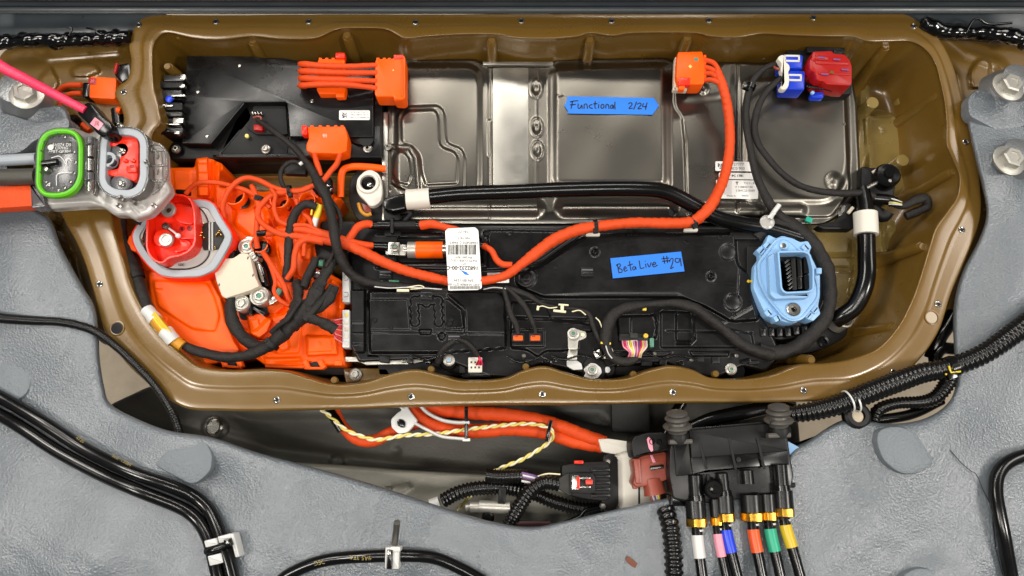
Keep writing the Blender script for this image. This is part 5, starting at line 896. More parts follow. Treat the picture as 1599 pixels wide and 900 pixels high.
blk('lower black harness running along the bottom of the orange cover to the left sleeve', [(445, 518, -.008), (425, 536, -.014), (405, 548, -.018), (380, 556, -.02), (350, 558, -.02), (320, 552, -.018), (298, 545, -.016), (282, 535, -.012)], [12, 10, 9, 8, 8, 8, 7.5, 7])
blk('black harness leaving the white cap and curling along the bottom of the cover', [(362, 462, -.04), (360, 485, -.036), (366, 508, -.034), (380, 528, -.032), (400, 540, -.026), (420, 540, -.018), (440, 522, -.012)], [8, 10, 10.5, 10, 9, 10, 10], lump=.1)
blk('black taped harness down the left tray wall, above the yellow sleeve', [(186, 345, -.03), (190, 372, -.028), (200, 400, -.024), (213, 435, -.02), (222, 460, -.012), (232, 485, -.006)], [10, 10, 11, 11, 10, 9], lump=.1)
ms = T('wire_sleeve', 'white ended marker sleeve with amber and yellow wires at the lower left of the tray', 'sleeve', 255, 515, -.02)
tube('white_end', 'clip', ms, [(229, 484, -.004), (236, 492, -.003), (243, 500, -.003)], [10.5, 11, 11.5], lump=.08, step=2); tube('amber_wires', 'amber', ms, [(240, 496, -.003), (252, 511, -.003), (268, 528, -.005), (285, 541, -.008)], [9.5, 9.5, 9, 8.5]); tube('white_end', 'clip', ms, [(258, 518, -.003), (265, 526, -.002), (271, 533, -.004)], [11, 12, 11.5], lump=.1, step=2)
for k, o_ in enumerate((-5, -2, 1, 4)): tube('wire', ('mustard', 'mustard', 'yellow', 'amber')[k], ms, [(238-o_*.7, 492+o_*.8, .006-.0003*abs(k-1.5)), (250-o_*.7, 508+o_*.8, .0065-.0003*abs(k-1.5)), (264-o_*.7, 524+o_*.8, .005)], 1.9, step=2)
layer('torn_tail', 'clip', ms, [(258, 522), (268, 532), (265, 545), (256, 530)], -.006, .002, .5, 1)
ztie(None, 424, 538, -.014, 12, 130, w=7, L=('broad black tie at the lower end of the thick harness trunk', 'cable tie'))
for x, y, w_, h_, a_, m_, l_ in ((500, 411, 16, 14, 8, 'green', 'small green and black relay right of the orange tunnels'), (495, 428, 18, 12, 8, 'sheath', 'small dark red connector below the green relay'), (487, 443, 12, 10, 20, 'orange', 'small orange tab between the harness strands'), (511, 455, 16, 16, 20, 'orange', 'orange block seen between the harness branches')):
    b_ = box('small_block', 'blkm' if m_ in ('green',) else m_, None, x, y, w_, h_, -.026, .02, a_, 1.5, 2, L=(l_, 'block'))
    if m_ == 'green': box('face', 'relay', b_, x, y, w_*.6, h_*.6, -.0252, .002, a_, .6, 1)
    if m_ == 'sheath': box('grey_rib', 'steel', b_, x, y-2, w_*.8, 3, -.025, .002, a_, .5, .6)
layer('grey_bridge', 'blkm', None, [(490, 380), (540, 390), (545, 412), (512, 408), (494, 402)], -.04, .02, 2, 4, L=('flat dark grey bridge plate under the orange cable knot', 'plate'))
layer('dark_manifold', 'blkm', None, [(500, 345), (555, 345), (560, 380), (540, 400), (498, 380)], -.05, .03, 3, 6, L=('dusty black plate between orange cover and inline connector', 'plate'))
layer('side_wall_plate', 'blk', None, [(541, 348), (590, 348), (590, 455), (572, 455), (572, 465), (546, 465), (546, 402), (541, 400)], -.052, .02, 2, 3, L=('flat black side plate at the left end of the controller housing', 'plate'))
# cables over the right of the case
blk('outer black cable from the blue plugs curving down over the case', [(1212, 100, -.02), (1196, 106, -.016), (1180, 120, -.018), (1170, 140, -.026), (1165, 170, -.034), (1166, 200, -.036), (1172, 235, -.036), (1180, 270, -.036), (1192, 300, -.036), (1206, 325, -.036), (1222, 342, -.04), (1240, 352, -.044)], [5, 5, 6, 6, 6, 6, 6, 6.5, 7, 8, 9, 9], lump=.05, name='signal_cable', cat='cable')
blk('inner black cable from the blue plugs running right along the lower edge of the case', [(1220, 122, -.012), (1208, 132, -.014), (1194, 148, -.022), (1183, 170, -.032), (1178, 200, -.036), (1184, 225, -.036), (1200, 248, -.036), (1220, 270, -.036), (1245, 288, -.036), (1275, 298, -.036), (1310, 302, -.036), (1345, 302, -.038), (1365, 308, -.04)], [5, 5.5, 6, 6, 6, 5.5, 5.5, 5.5, 5.5, 5.5, 6, 6, 6], lump=.05, name='signal_cable', cat='cable')
ztie(None, 1172, 136, -.024, 8, 110, w=8, m='rub', L=('shiny black wrap on the outer cable near the blue plugs', 'wrap'))
# low voltage harness on the black housing
blk('thin black harness strand dropping to the left small orange plug', [(786, 450, -.03), (792, 470, -.028), (798, 492, -.028), (806, 508, -.032), (809, 522, -.036)], [4, 4, 5, 5, 4], lump=.06)
blk('thin black harness strand dropping to the right small orange plug', [(790, 448, -.028), (805, 462, -.026), (820, 480, -.026), (830, 500, -.028), (835, 514, -.034), (836, 522, -.036)], [3, 4, 5, 4.6, 4, 3], lump=.06)
blk('thin black harness going right from the paper label across the housing', [(755, 449, -.034), (780, 450, -.032), (800, 453, -.030), (825, 462, -.030), (845, 474, -.032), (870, 480, -.034), (905, 484, -.034), (920, 492, -.032), (926, 510, -.032), (934, 528, -.034), (942, 540, -.036), (952, 555, -.036), (965, 565, -.036)], [4, 4, 5, 5, 4, 2.6, 2.4, 3, 4, 4, 4, 5, 6], lump=.06)
blk('thick arched black harness over the right part of the housing', [(945, 538, -.036), (947, 515, -.030), (955, 495, -.028), (970, 484, -.028), (995, 478, -.028), (1025, 475, -.028), (1055, 474, -.028), (1085, 482, -.030), (1105, 496, -.030), (1130, 515, -.032), (1155, 536, -.036), (1180, 548, -.04), (1205, 555, -.045)], [11, 10, 9, 8, 6, 6, 8, 9, 8, 8, 9, 9, 10], lump=.09)
blk('loose black harness end curling under the many coloured wires', [(948, 530, -.036), (950, 550, -.034), (962, 562, -.034), (980, 565, -.034), (994, 560, -.036)], [7, 7, 7, 7, 6], lump=.1)
mw = T('wire_ties', 'frayed bare ends and cream tape wraps on the thin black harnesses', 'tape', 880, 478, -.04)
for x, y, w_, h_, a_ in ((874, 486, 20, 3.5, 6), (880, 476, 16, 2.4, 4), (840, 481, 4, 7, 10), (629, 453.5, 19, 4, 0), (1007, 478, 6, 14, 5), (946, 536, 16, 3.5, 5), (878, 480, 5, 9, 0)): box('cream_wrap', 'wirew' if a_ != 5 else 'yellow', mw, x, y, w_, h_, -.0265, .004, a_, .6, .8)
for pts in ([(838, 482), (846, 478), (858, 481), (870, 480)], [(893, 487), (905, 485), (915, 492)], [(930, 496), (936, 502), (940, 512)], [(946, 540), (950, 552), (956, 560)], [(985, 482), (1000, 476), (1012, 474), (1030, 476)], [(585, 448), (610, 450), (640, 449), (690, 452)], [(635, 449), (655, 446), (662, 450), (640, 452)], [(755, 452), (772, 449), (790, 451)]): tube('bare_wire', 'wirew' if random.random() < .5 else 'clip', mw, [(a, b, -.027 if a > 700 else -.034) for a, b in pts], .9, step=2, seg=6, lump=.2)
for x in (809, 836):
    b_ = T('sensor_plug', 'small orange plug pushed into the black housing, %s of a pair' % ('left one' if x < 820 else 'right one'), 'plug', x, 527, -.05); box('plug_rim', 'blkm', b_, x, 527, 20, 14, -.034, .01, 0, 1, 2); box('plug_face', 'orange', b_, x, 528, 15, 8, -.0325, .004, 0, 1, 1.5); box('plug_key', 'red', b_, x-3, 525, 5, 3, -.0318, .002, 0, .4, .5)
mc = T('wire_connector', 'black connector with a fan of pink, yellow and violet wires, lower right of housing', 'connector', 990, 540, -.05)
box('shell', 'blkm', mc, 990, 527, 46, 12, -.038, .02, 0, 1.5, 2); box('latch', 'grime', mc, 990, 524, 12, 8, -.034, .006, 0, 1, 1); lathe('yellow_button', 'mustard', mc, 1008, 525, -.036, [(4, 0), (3.6, .004), (1.5, .005)], seg=14); box('green_latch', 'green', mc, 1018, 535, 7, 15, -.038, .012, 0, 1.5, 2); box('white_key', 'clip', mc, 990, 533, 10, 3, -.036, .003, 0, .5, .6)
wc_ = ('pinkb', 'magenta', 'pinkb', 'wirew', 'yellow', 'wirew', 'pinkb', 'violet', 'pinkb', 'violet', 'magenta', 'wirey', 'pinkb', 'cream')
for k in range(14):
    x0 = 972+k*2.9; x1 = 981+k*1.5; tube('wire', wc_[k], mc, [(x0, 533, -.036), (x0+(2 if k < 7 else 0), 542, -.026), (x1+2, 550+(k % 3), -.026), (x1, 558, -.034)], 1.3, step=2, seg=8)
br = T('ground_strap', 'bent bright metal strap with a green patina bolt at the lower edge of the housing', 'strap', 900, 545, -.06)
layer('upper_pad', 'zinc', br, [(886, 521), (888, 515), (896, 512), (906, 516), (915, 518), (916, 527), (908, 531), (903, 532), (902, 546), (887, 546), (887, 530)], -.030, .003, .8, 3)
layer('middle_leg', 'zinc', br, [(888, 546), (902, 546), (901, 562), (885, 562)], -.036, .003, .6, .5); layer('lower_pad', 'clip', br, [(885, 563), (901, 563), (908, 568), (910, 577), (895, 578), (885, 572)], -.042, .003, .8, 2)
hexbolt(br, 895, 521.5, -.028, 9, 'zinc', 'green', .005, nm='bolt_head'); lathe('strap_dimple', 'wirew', br, 910, 523, -.0295, [(3.5, 0), (3, .0012), (1, .0014)], seg=12)
lathe('stud_ring', 'blkm', br, 926, 578, -.070, [(26, 0), (24, .014), (20, .02), (17, .022)], seg=30); layer('washer_plate', 'clip', br, [(911, 577), (917, 571), (922, 567), (930, 568), (938, 574), (940, 582), (934, 590), (924, 592), (911, 588), (915, 583)], -.045, .003, .6, 2); hexbolt(br, 924, 578, -.043, 9, 'zinc', 'green', .006, nm='bolt_head')
lathe('side_socket', 'blkm', br, 949, 578, -.062, [(13, 0), (12, .008), (10, .010), (6, .010)], seg=24); lathe('white_pin', 'clip', br, 948, 578, -.052, [(5.2, 0), (5, .003), (3, .004)], seg=16)
box('grey_tab', 'steel', br, 934, 553, 12, 12, -.04, .004, -25, 1, 1)
for x, y, lb_ in ((701, 563, 'steel flange bolt on a rubber mount, lower edge, left of the small white plug'), (1141, 577, 'green centred bolt on a rubber mount at the lower right of the housing')):
    m_ = T('mount_bolt', lb_, 'bolt', x, y, -.1); lathe('rubber_mount', 'rub', m_, x+1, y+5, -.085, [(13, 0), (12, .02), (15, .026), (13, .03)], seg=26); lathe('washer', 'zinc', m_, x, y, -.052, [(9.5, 0), (9.5, .002), (8, .003)], seg=26); hexbolt(m_, x, y, -.049, 8, 'zinc', 'ltblue' if x < 900 else 'green', .005, nm='bolt_head')
m_ = T('floor_bolt', 'steel bolt in the tray floor below the black housing, left of centre', 'bolt', 556, 586, -.1); layer('floor_tab', 'bronze', m_, [(535, 575), (605, 575), (612, 590), (600, 598), (540, 598)], -.075, .02, 2, 4); hexbolt(m_, 555, 585, -.072, 10, 'zinc', 'zinc', .008, nm='bolt_head')
bk = T('steel_bracket', 'bright steel bracket strip sticking out below the left box of the housing', 'bracket', 590, 562, -.07)
layer('plate', 'zinc', bk, [(538, 557), (570, 558), (600, 558), (652, 556), (662, 564), (640, 569), (622, 569), (572, 570), (560, 565), (538, 565)], -.058, .004, .8, 2); hexbolt(bk, 631, 562, -.056, 5.5, 'bolt', 'ltblue', .004, nm='rivet'); lathe('hole', 'void', bk, 568, 564, -.0578, [(3, 0), (3, .0002)], seg=12)
sp = T('white_plug_block', 'white plug with red wires in a black holder at the lower housing edge', 'plug', 755, 573, -.07)
box('holder', 'blkm', sp, 758, 572, 74, 38, -.062, .03, 1, 2, 4); box('cover_block', 'blk', sp, 777, 568, 38, 26, -.052, .02, 1, 2, 2); box('cover_step', 'blkm', sp, 776, 571, 10, 9, -.0512, .002, 0, .6, 1); box('side_wing', 'blkm', sp, 722, 568, 10, 30, -.055, .02, 0, 1.5, 2); box('bottom_rail', 'clip' if 0 else 'blk', sp, 750, 586, 32, 5, -.05, .01, 1, 1, 1)
box('white_plug', 'white', sp, 742, 570, 22, 24, -.048, .02, 0, 1.5, 2)
for k in range(3): box('plug_hole', 'sheath', sp, 736+k*6, 574, 2.6, 3, -.0475, .001, 0, .1, .2); box('plug_hole', 'sheath', sp, 736+k*6, 566, 2.6, 3, -.0475, .001, 0, .1, .2)
for k in range(4): tube('wire', ('red', 'magenta')[k % 2], sp, [(747, 556, -.04), (748+k, 562, -.036), (744+k*3, 570, -.044)], 1.6, step=2, seg=8)
blk('thin black lead curling from the rib clip to the white plug', [(716, 530, -.034), (728, 535, -.030), (738, 544, -.032), (746, 556, -.038)], [3, 4, 4.5, 4], lump=.06)
blk('thin black lead curling down left from the rib clip', [(710, 532, -.036), (696, 542, -.036), (688, 552, -.042), (684, 566, -.05)], [4, 5, 5.5, 5], lump=.06)
# ================================================================ bolts standing on the grey panel
for x, y, r, ax, lb_ in ((42, 148, 19, (.18, .12, 1), 'large steel body bolt at the upper left, beside the pink cord'), (1574, 136, 19, (.12, .14, 1), 'upper one of two large steel body bolts at the right edge'), (1575, 251, 19, (.12, .14, 1), 'lower one of two large steel body bolts at the right edge')):
    t_ = T('body_bolt', lb_, 'bolt', x, y, .02); z0 = .055
    lathe('boss', 'cast', t_, x-4, y+6, .015, [(40, -.01), (35, .008), (30, .018), (28, .032), (25, .034)], ax, 40)
    lathe('washer', 'zinc', t_, x-1, y+2, z0-.008, [(24, 0), (24, .004), (22, .006)], ax, 34); hexbolt(t_, x, y, z0, r*1.3, 'zinc', 'zinc', .014, ax, nm='bolt_head')
layer('bracket_casting', 'body', None, [(-60, 160), (15, 178), (52, 190), (90, 186), (106, 180), (110, 200), (85, 212), (60, 215), (30, 240), (-60, 245)], .028, .03, 4, 12, L=('rough grey cast bracket at the upper left under the clear connector', 'bracket'))
layer('bracket_casting', 'body', None, [(1512, 150), (1530, 136), (1548, 145), (1590, 150), (1640, 160), (1640, 190), (1560, 205), (1530, 190), (1512, 180)], .026, .02, 4, 10, L=('rough grey cast bracket at the right edge under the upper body bolt', 'bracket'))

ztie(None, 213, 432, -.02, 12, 70, w=8, L=('black tape band on the harness along the left tray wall', 'wrap'))
crk = T('crumpled_film', 'crumpled shiny black plastic film below the lower edge of the housing', 'film', 855, 565, -.08)
for k in range(5): tube('fold', 'rub', crk, [(830+k*5, 556+k*3, -.062), (850+k*6, 560+(k*7) % 9, -.054), (872+k*5, 572-(k*5) % 8, -.064)], 5-.5*k, lump=.35, step=2)

blk('thin black strand parallel to the thick trunk on its right side', [(518, 446, -.016), (508, 462, -.010), (494, 480, -.004), (476, 500, -.004)], [4.5, 5, 6, 6], lump=.15)
ztie(None, 497, 450, -.011, 10.5, 125, w=4, L=('narrow black tie round the upper part of the slanting harness trunk', 'cable tie'))
fw = T('fine_wires', 'loose fine dark and cream wires along the front edge of the housing near the strap', 'wires', 955, 560, -.05)
for k, (c_, pts) in enumerate((('rub', [(925, 545), (940, 556), (958, 552), (975, 560)]), ('wirew', [(930, 520), (938, 535), (945, 548), (944, 560)]), ('rub', [(860, 556), (880, 562), (905, 556), (925, 560)]), ('rub', [(1010, 552), (1035, 560), (1060, 556), (1090, 562)]), ('cream', [(948, 536), (956, 548), (955, 562), (966, 570)]), ('rub', [(640, 556), (665, 562), (690, 555)]), ('rub', [(790, 556), (812, 566), (840, 560)]))):
    tube('wire', c_, fw, [(a, b, -.034-.003*(k % 2)) for a, b in pts], 1.5, step=2, seg=8)

cab('orange_lead', 'slim orange lead running down past the tower with the bolt towards the yellow sleeve', [(424, 296, -.01), (430, 306, -.006), (428, 325, -.006), (436, 345, -.008), (455, 352, -.008), (478, 352, -.008), (500, 362, -.01), (520, 372, -.014)], 3.6, lump=.07)
cab('orange_lead', 'slim orange lead hugging the lower right edge of the white cap', [(416, 402, -.024), (424, 420, -.02), (430, 440, -.018), (428, 456, -.022), (438, 470, -.02), (452, 478, -.02)], 3.4, lump=.07)
cab('orange_lead', 'slim orange lead looping behind the arched harness branch', [(462, 312, -.014), (470, 330, -.014), (484, 344, -.014), (486, 362, -.012), (476, 378, -.014), (474, 400, -.018)], 3.6, lump=.07)
blk('thin black strand wandering from the orange knot down to the trunk', [(512, 305, -.012), (528, 330, -.014), (532, 352, -.012), (524, 380, -.012), (520, 398, -.014), (508, 418, -.010)], [3, 3.5, 3.5, 4, 4, 4], lump=.15)
blk('thin black strand crossing the thick trunk near its lower tie', [(470, 470, .004), (458, 486, .008), (448, 500, .008), (436, 508, .002), (424, 520, -.008)], [3, 4, 4, 4, 4], lump=.15)
# ================================================================ below the tray
def both(*a, **k): return cab(*a, **k)
oz = -.06
cab('traction_cable', 'upper thick orange traction cable leaving under the tray towards the connector plate', [(660, 628, oz), (690, 640, oz), (740, 645, oz), (790, 648, oz), (840, 656, oz), (880, 668, oz), (910, 680, oz), (945, 692, oz)], [9, 11, 11, 11, 11, 11, 11, 11], wrap=.09, pitch=22, step=2)
cab('traction_cable', 'lower thick orange traction cable under the twisted pair, through the white clamp', [(640, 630, oz), (655, 650, oz), (675, 664, oz), (705, 672, oz), (750, 673, oz), (800, 670, oz-.004), (850, 676, oz-.004), (895, 690, oz-.004), (940, 698, oz-.004)], [9, 11, 11.5, 11.5, 11, 11, 10, 10, 10], wrap=.09, pitch=22, step=2)
cab('traction_cable', 'orange cable loop dropping at the left below the tray flange', [(522, 628, oz), (528, 650, oz), (540, 672, oz), (560, 687, oz), (585, 688, oz), (610, 676, oz), (640, 664, oz-.01), (670, 655, oz-.02)], [6, 7, 9, 9.5, 9.5, 10, 10, 10], wrap=.06, pitch=9, step=2)
cab('black_conduit', 'short black conduit piece on the left orange loop', [(514, 640, -.05), (524, 656, -.045), (534, 672, -.045)], [7, 8, 8], 'rub', 'conduit')
tp_pts = [(502, 640, -.045), (515, 650, -.04), (538, 670, -.035), (560, 680, -.032), (585, 687, -.03), (610, 684, -.03), (635, 680, -.035), (680, 678, -.042), (720, 672, -.04), (770, 666, -.044), (820, 662, -.044), (850, 666, -.042), (863, 675, -.042), (860, 688, -.05), (845, 700, -.055), (815, 718, -.06), (790, 728, -.065), (770, 738, -.07), (758, 752, -.075), (735, 775, -.08), (712, 798, -.08)]
q = crom(tp_pts, 1.6); tg_ = np.gradient(q[:, :2], axis=0); tg_ /= np.linalg.norm(tg_, axis=1, keepdims=True); nn = np.stack([-tg_[:, 1], tg_[:, 0]], 1); s_ = np.arange(len(q))*1.6
tp2 = T('twisted_pair', 'twisted white and yellow wire pair lying over the orange cables below the tray', 'wires', 700, 670, -.06)
for k, m_ in ((0, 'wirew'), (1, 'wirey')):
    ph = 2*math.pi*s_/30+k*math.pi; a = q.copy(); a[:, :2] += nn*(1.75*np.cos(ph))[:, None]; a[:, 2] += .0018*np.sin(ph); tube('wire', m_, tp2, a[::2].tolist(), 1.95, step=2, seg=8)
wc = T('white_clamp', 'pale grey plastic cable guide with a black push rivet under the tray flange', 'clamp', 630, 660, -.06)
layer('clamp_body', 'clip', wc, [(611, 668), (610, 655), (620, 645), (628, 640), (617, 633), (634, 632), (640, 642), (652, 657), (645, 666), (636, 676), (622, 678)], -.035, .012, 2, 4)
tube('guide_arm', 'clip', wc, [(646, 660, -.04), (670, 673, -.036), (690, 682, -.036), (715, 685, -.036), (730, 686, -.036)], 2.6, flat=2.2); tube('guide_arm', 'clip', wc, [(655, 632, -.04), (668, 645, -.04), (690, 656, -.038), (712, 660, -.036), (731, 660, -.036)], 3, flat=2.2)
layer('rivet', 'rub', wc, [(620, 657), (624, 654), (630, 656), (633, 660), (632, 668), (626, 668), (620, 664)], -.031, .008, 1.5, 2); box('guide_foot', 'clip', wc, 728, 687, 12, 5, -.03, .012, 0, 1, 1.5); box('guide_foot', 'clip', wc, 728, 660, 10, 5, -.03, .012, 0, 1, 1.5)
tie1 = box('cable_tie', 'rub', None, 728, 661, 5.5, 52, -.030, .004, 0, .8, 1.2, L=('black cable tie across the orange cables beside the white clamp', 'cable tie')); tie2 = box('cable_tie', 'rub', None, 857, 673, 6, 34, -.038, .008, 12, 1, 1.2, L=('black cable tie where the twisted pair turns down', 'cable tie'))
ep = T('end_plate', 'pale cast aluminium plate behind the grey connector, below the tray', 'plate', 975, 740, -.08)
layer('cable_lug', 'white', ep, [(934, 686), (950, 685), (985, 690), (985, 703), (960, 710), (940, 706)], -.045, .014, 2, 3); layer('plate', 'white', ep, [(958, 712), (966, 706), (990, 703), (1020, 705), (1020, 790), (1000, 800), (968, 800), (960, 780)], -.05, .03, 2, 3); box('slot', 'grime', ep, 998, 775, 3, 36, -.0495, .001, 0, .2, .3)
layer('black_flange', 'blkm', ep, [(942, 712), (955, 708), (965, 716), (966, 790), (955, 800), (940, 795), (938, 760)], -.040, .03, 2, 5)
for x, y in ((949, 721), (941, 790)): lathe('screw', 'bolt', ep, x, y, -.040, [(5, 0), (5, .003), (3, .005), (1, .005)], seg=14)
gc = T('grey_connector', 'dark grey automotive connector with a red locking slide, left of the pale plate', 'connector', 915, 752, -.06)
layer('shell', 'blkm', gc, [(877, 730), (879, 726), (915, 722), (950, 721), (953, 728), (953, 778), (946, 783), (915, 780), (888, 774), (878, 760)], -.032, .04, 2.5, 3)
layer('nose', 'grime', gc, [(872, 748), (884, 740), (892, 738), (892, 775), (884, 772), (872, 764)], -.025, .03, 2, 3); layer('latch_frame', 'blkm', gc, [(889, 739), (926, 739), (930, 746), (930, 768), (922, 772), (890, 770)], -.022, .01, 1.5, 2)
for y in (734, 744, 754, 764, 774): box('shell_rib', 'blk', gc, 938, y, 30, 6, -.029, .006, 0, 1.2, 1.5)
box('latch_plate', 'steel', gc, 898, 754, 10, 22, -.0215, .003, 0, .6, 1); box('red_slide', 'redor', gc, 903, 754, 5, 19, -.0195, .004, 0, .8, 1); box('red_slide', 'redor', gc, 920, 753, 11, 8, -.0195, .005, 0, 1, 1.5); box('latch_plate', 'steel', gc, 913, 747, 18, 3, -.0195, .003, 0, .5, .6); box('latch_plate', 'steel', gc, 913, 761, 18, 3, -.0195, .003, 0, .5, .6); box('red_key', 'redor', gc, 904, 722, 14, 5, -.028, .01, 0, 1, 1)
cab('corrugated_conduit', 'bronze tinted corrugated conduit slanting from the grey connector under the panel', [(872, 756, -.035), (850, 754, -.032), (830, 765, -.034), (815, 785, -.040), (800, 810, -.05), (790, 830, -.05)], 10.5, 'conduit', 'conduit', cor=.10, pitch=6, seg=18)
cab('corrugated_conduit', 'long black corrugated conduit arching left to a white end sleeve', [(692, 782, -.06), (715, 770, -.055), (745, 763, -.055), (790, 762, -.06), (830, 770, -.07), (870, 785, -.07), (910, 795, -.065), (945, 796, -.06)], 10.5, 'conduit', 'conduit', cor=.10, pitch=6, seg=18)
cab('corrugated_conduit', 'short fat black conduit stub open at its left end', [(758, 743, -.05), (780, 745, -.05), (805, 744, -.052), (822, 744, -.055)], 11, 'conduit', 'conduit', cor=.07, pitch=4.5, seg=18)
hcyl('white_end', 'clip', None, 672, 789, 686, 784, -.06, 9, L=('white end sleeve of the long black conduit, at the panel edge', 'sleeve'))
vw = T('violet_wires', 'violet and white wires leaving the fat conduit stub', 'wires', 840, 745, -.05)
for k, m_ in enumerate(('violet', 'clip', 'violet', 'sheath', 'clip')): tube('wire', m_, vw, [(815, 739+k*3, -.045), (832, 743+k*3, -.04), (850, 749+k*3, -.045)], 2.2)
tube('wire', 'wirew', vw, [(840, 744, -.038), (855, 740, -.034), (875, 741, -.03)], 1.2); box('conduit_clip', 'blkm', None, 784, 774, 12, 26, -.045, .012, 5, 2, 2, L=('black clip on the long conduit above the silver cylinder', 'clip'))
sv = T('silver_cylinder', 'small silver solenoid cylinder lying at the panel edge', 'cylinder', 765, 792, -.07)
hcyl('barrel', 'zinc', sv, 748, 791, 796, 793, -.055, 9.5); hcyl('barrel_neck', 'zinc', sv, 734, 792, 750, 792, -.055, 8); hcyl('end_nut', 'zinc', sv, 727, 793, 735, 792, -.055, 5.5); lathe('side_knob', 'rub', sv, 762, 808, -.06, [(10, 0), (10, .008), (6, .012)], seg=18)
box('steel_bar', 'sheath', None, 830, 818, 60, 8, -.045, .01, 1, 1.5, 2, L=('thin dark bar along the panel edge right of the silver cylinder', 'bar')); box('pale_bar', 'clip', None, 845, 823, 80, 7, -.05, .01, -1, 1.5, 2, L=('pale bar below the thin dark bar at the panel edge', 'bar'))
tube('black_lead', 'rub', None, [(880, 818, -.05), (905, 808, -.05), (915, 798, -.05), (940, 792, -.05)], 4, L=('thin black lead from the pale bar to the black flange', 'cable'))
# brown connector with black sensor head
bc = T('brown_connector', 'reddish brown connector with a paint streaked black cap, left of the valve block', 'connector', 1020, 730, -.04)
layer('black_cap', 'blkm', bc, [(986, 690), (990, 682), (1010, 676), (1036, 675), (1044, 680), (1044, 704), (1008, 710), (990, 716), (987, 705)], .012, .05, 3, 3)
layer('brown_body', 'brick', bc, [(988, 718), (1006, 711), (1040, 705), (1044, 738), (1045, 748), (1036, 752), (1008, 760), (994, 762), (988, 755), (992, 740)], .002, .04, 3, 3)
tube('brown_collar', 'brick', bc, [(1018, 750, -.010), (1021, 763, -.008), (1023, 772, -.008)], [16, 15.5, 17]); box('side_rail', 'brick', bc, 996, 736, 10, 40, .006, .01, -5, 2, 3); box('latch_window', 'rub', bc, 1026, 730, 22, 6, .0035, .003, -8, .6, 1); box('latch_bar', 'brick', bc, 1026, 724, 22, 4, .004, .004, -8, 1, 1)
layer('paint_stroke', 'pinkb', bc, [(1010, 686), (1013, 682), (1018, 688), (1020, 704), (1017, 706), (1013, 700)], .0128, .0006, .2, 1); layer('paint_stroke', 'pinkb', bc, [(1015, 711), (1019, 711), (1024, 722), (1023, 726), (1019, 722)], .0028, .0006, .2, 1); box('foot_tab', 'brick', bc, 992, 758, 8, 12, -.006, .01, -10, 1, 2)
for x in (1018, 1029): lathe('vent', 'rub', bc, x, 690, .012, [(4.4, 0), (4.4, .001), (3.6, .0016), (3.2, .0006)], seg=16)
for k in range(6): tube('wire', ('brick', 'clip', 'violet', 'clip', 'yellow', 'sheath')[k], bc, [(1015+k*3.2, 772, -.010), (1020+k*2.6, 784, -.008), (1029+k*1.8, 797, -.006)], 1.7, step=2, seg=8)
tube('corrugated_conduit', 'conduit', None, [(1039, 796, .010), (1046, 820, .022), (1050, 850, .03), (1052, 880, .034), (1053, 930, .036)], 12.5, cor=.10, pitch=9.5, seg=20, L=('thick black corrugated conduit running down from the brown connector', 'conduit'))
# valve block
vb = T('valve_block', 'black moulded valve manifold with slots, carrying six hose fittings at the lower right', 'valve block', 1145, 720, 0)
layer('main_body', 'blk', vb, [(1060, 672), (1080, 668), (1195, 658), (1228, 668), (1236, 720), (1240, 740), (1236, 765), (1210, 772), (1160, 780), (1090, 788), (1052, 780), (1045, 740), (1046, 700)], .030, .06, 3, 6)
layer('slanted_face', 'blkm', vb, [(1052, 690), (1076, 688), (1080, 742), (1056, 744)], .033, .01, 1.5, 2); layer('lower_strip', 'blk', vb, [(1078, 712), (1231, 702), (1233, 726), (1104, 736), (1082, 742)], .033, .02, 1.8, 2); layer('upper_cover', 'blkm', vb, [(1076, 672), (1196, 662), (1222, 668), (1230, 704), (1080, 716)], .036, .02, 1.8, 2)
for x0, x1 in ((1093, 1103), (1139, 1149), (1183, 1194)): layer('slot', 'void', vb, [(x0-2.2, 692 if x0 < 1100 else 684), (x0+1.2, 690 if x0 < 1100 else 683), (x1+2, 733), (x1-1.8, 733)], .0372, .001, .1, .5)
box('front_ledge', 'blkm', vb, 1150, 756, 170, 26, .026, .03, -3, 3, 3); box('front_rail', 'white' if 0 else 'grime', vb, 1178, 771, 60, 8, .020, .02, -3, 1.5, 2); box('left_latch', 'rub', vb, 1060, 782, 26, 18, .02, .03, 0, 3, 3); box('right_lug', 'blkm', vb, 1236, 758, 14, 8, .02, .02, 0, 2, 2)
hcyl('short_barrel', 'blk', vb, 1166, 735, 1168, 756, .034, 9.5); 
lathe('centre_cap', 'rub', vb, 1112, 764, .042, [(13, 0), (13, .010), (11, .012), (6, .012), (5, .015)], seg=26); lathe('cap_glint', 'steel', vb, 1111, 764, .056, [(3, 0), (2, .002)], seg=6); lathe('body_rivet', 'blkm', vb, 1153, 718, .036, [(3.5, 0), (3.5, .001), (1.5, .0012)], seg=14)
for x in (1098, 1105): hcyl('rib', 'blkm', vb, x, 742, x+2, 762, .032, 2.6)
names = {'clip': ('white', 0), 'pinkb': ('pink', 1), 'blueb': ('blue', 2), 'orangeb': ('orange', 3), 'greenb': ('green', 4), 'mustard': ('yellow', 5)}
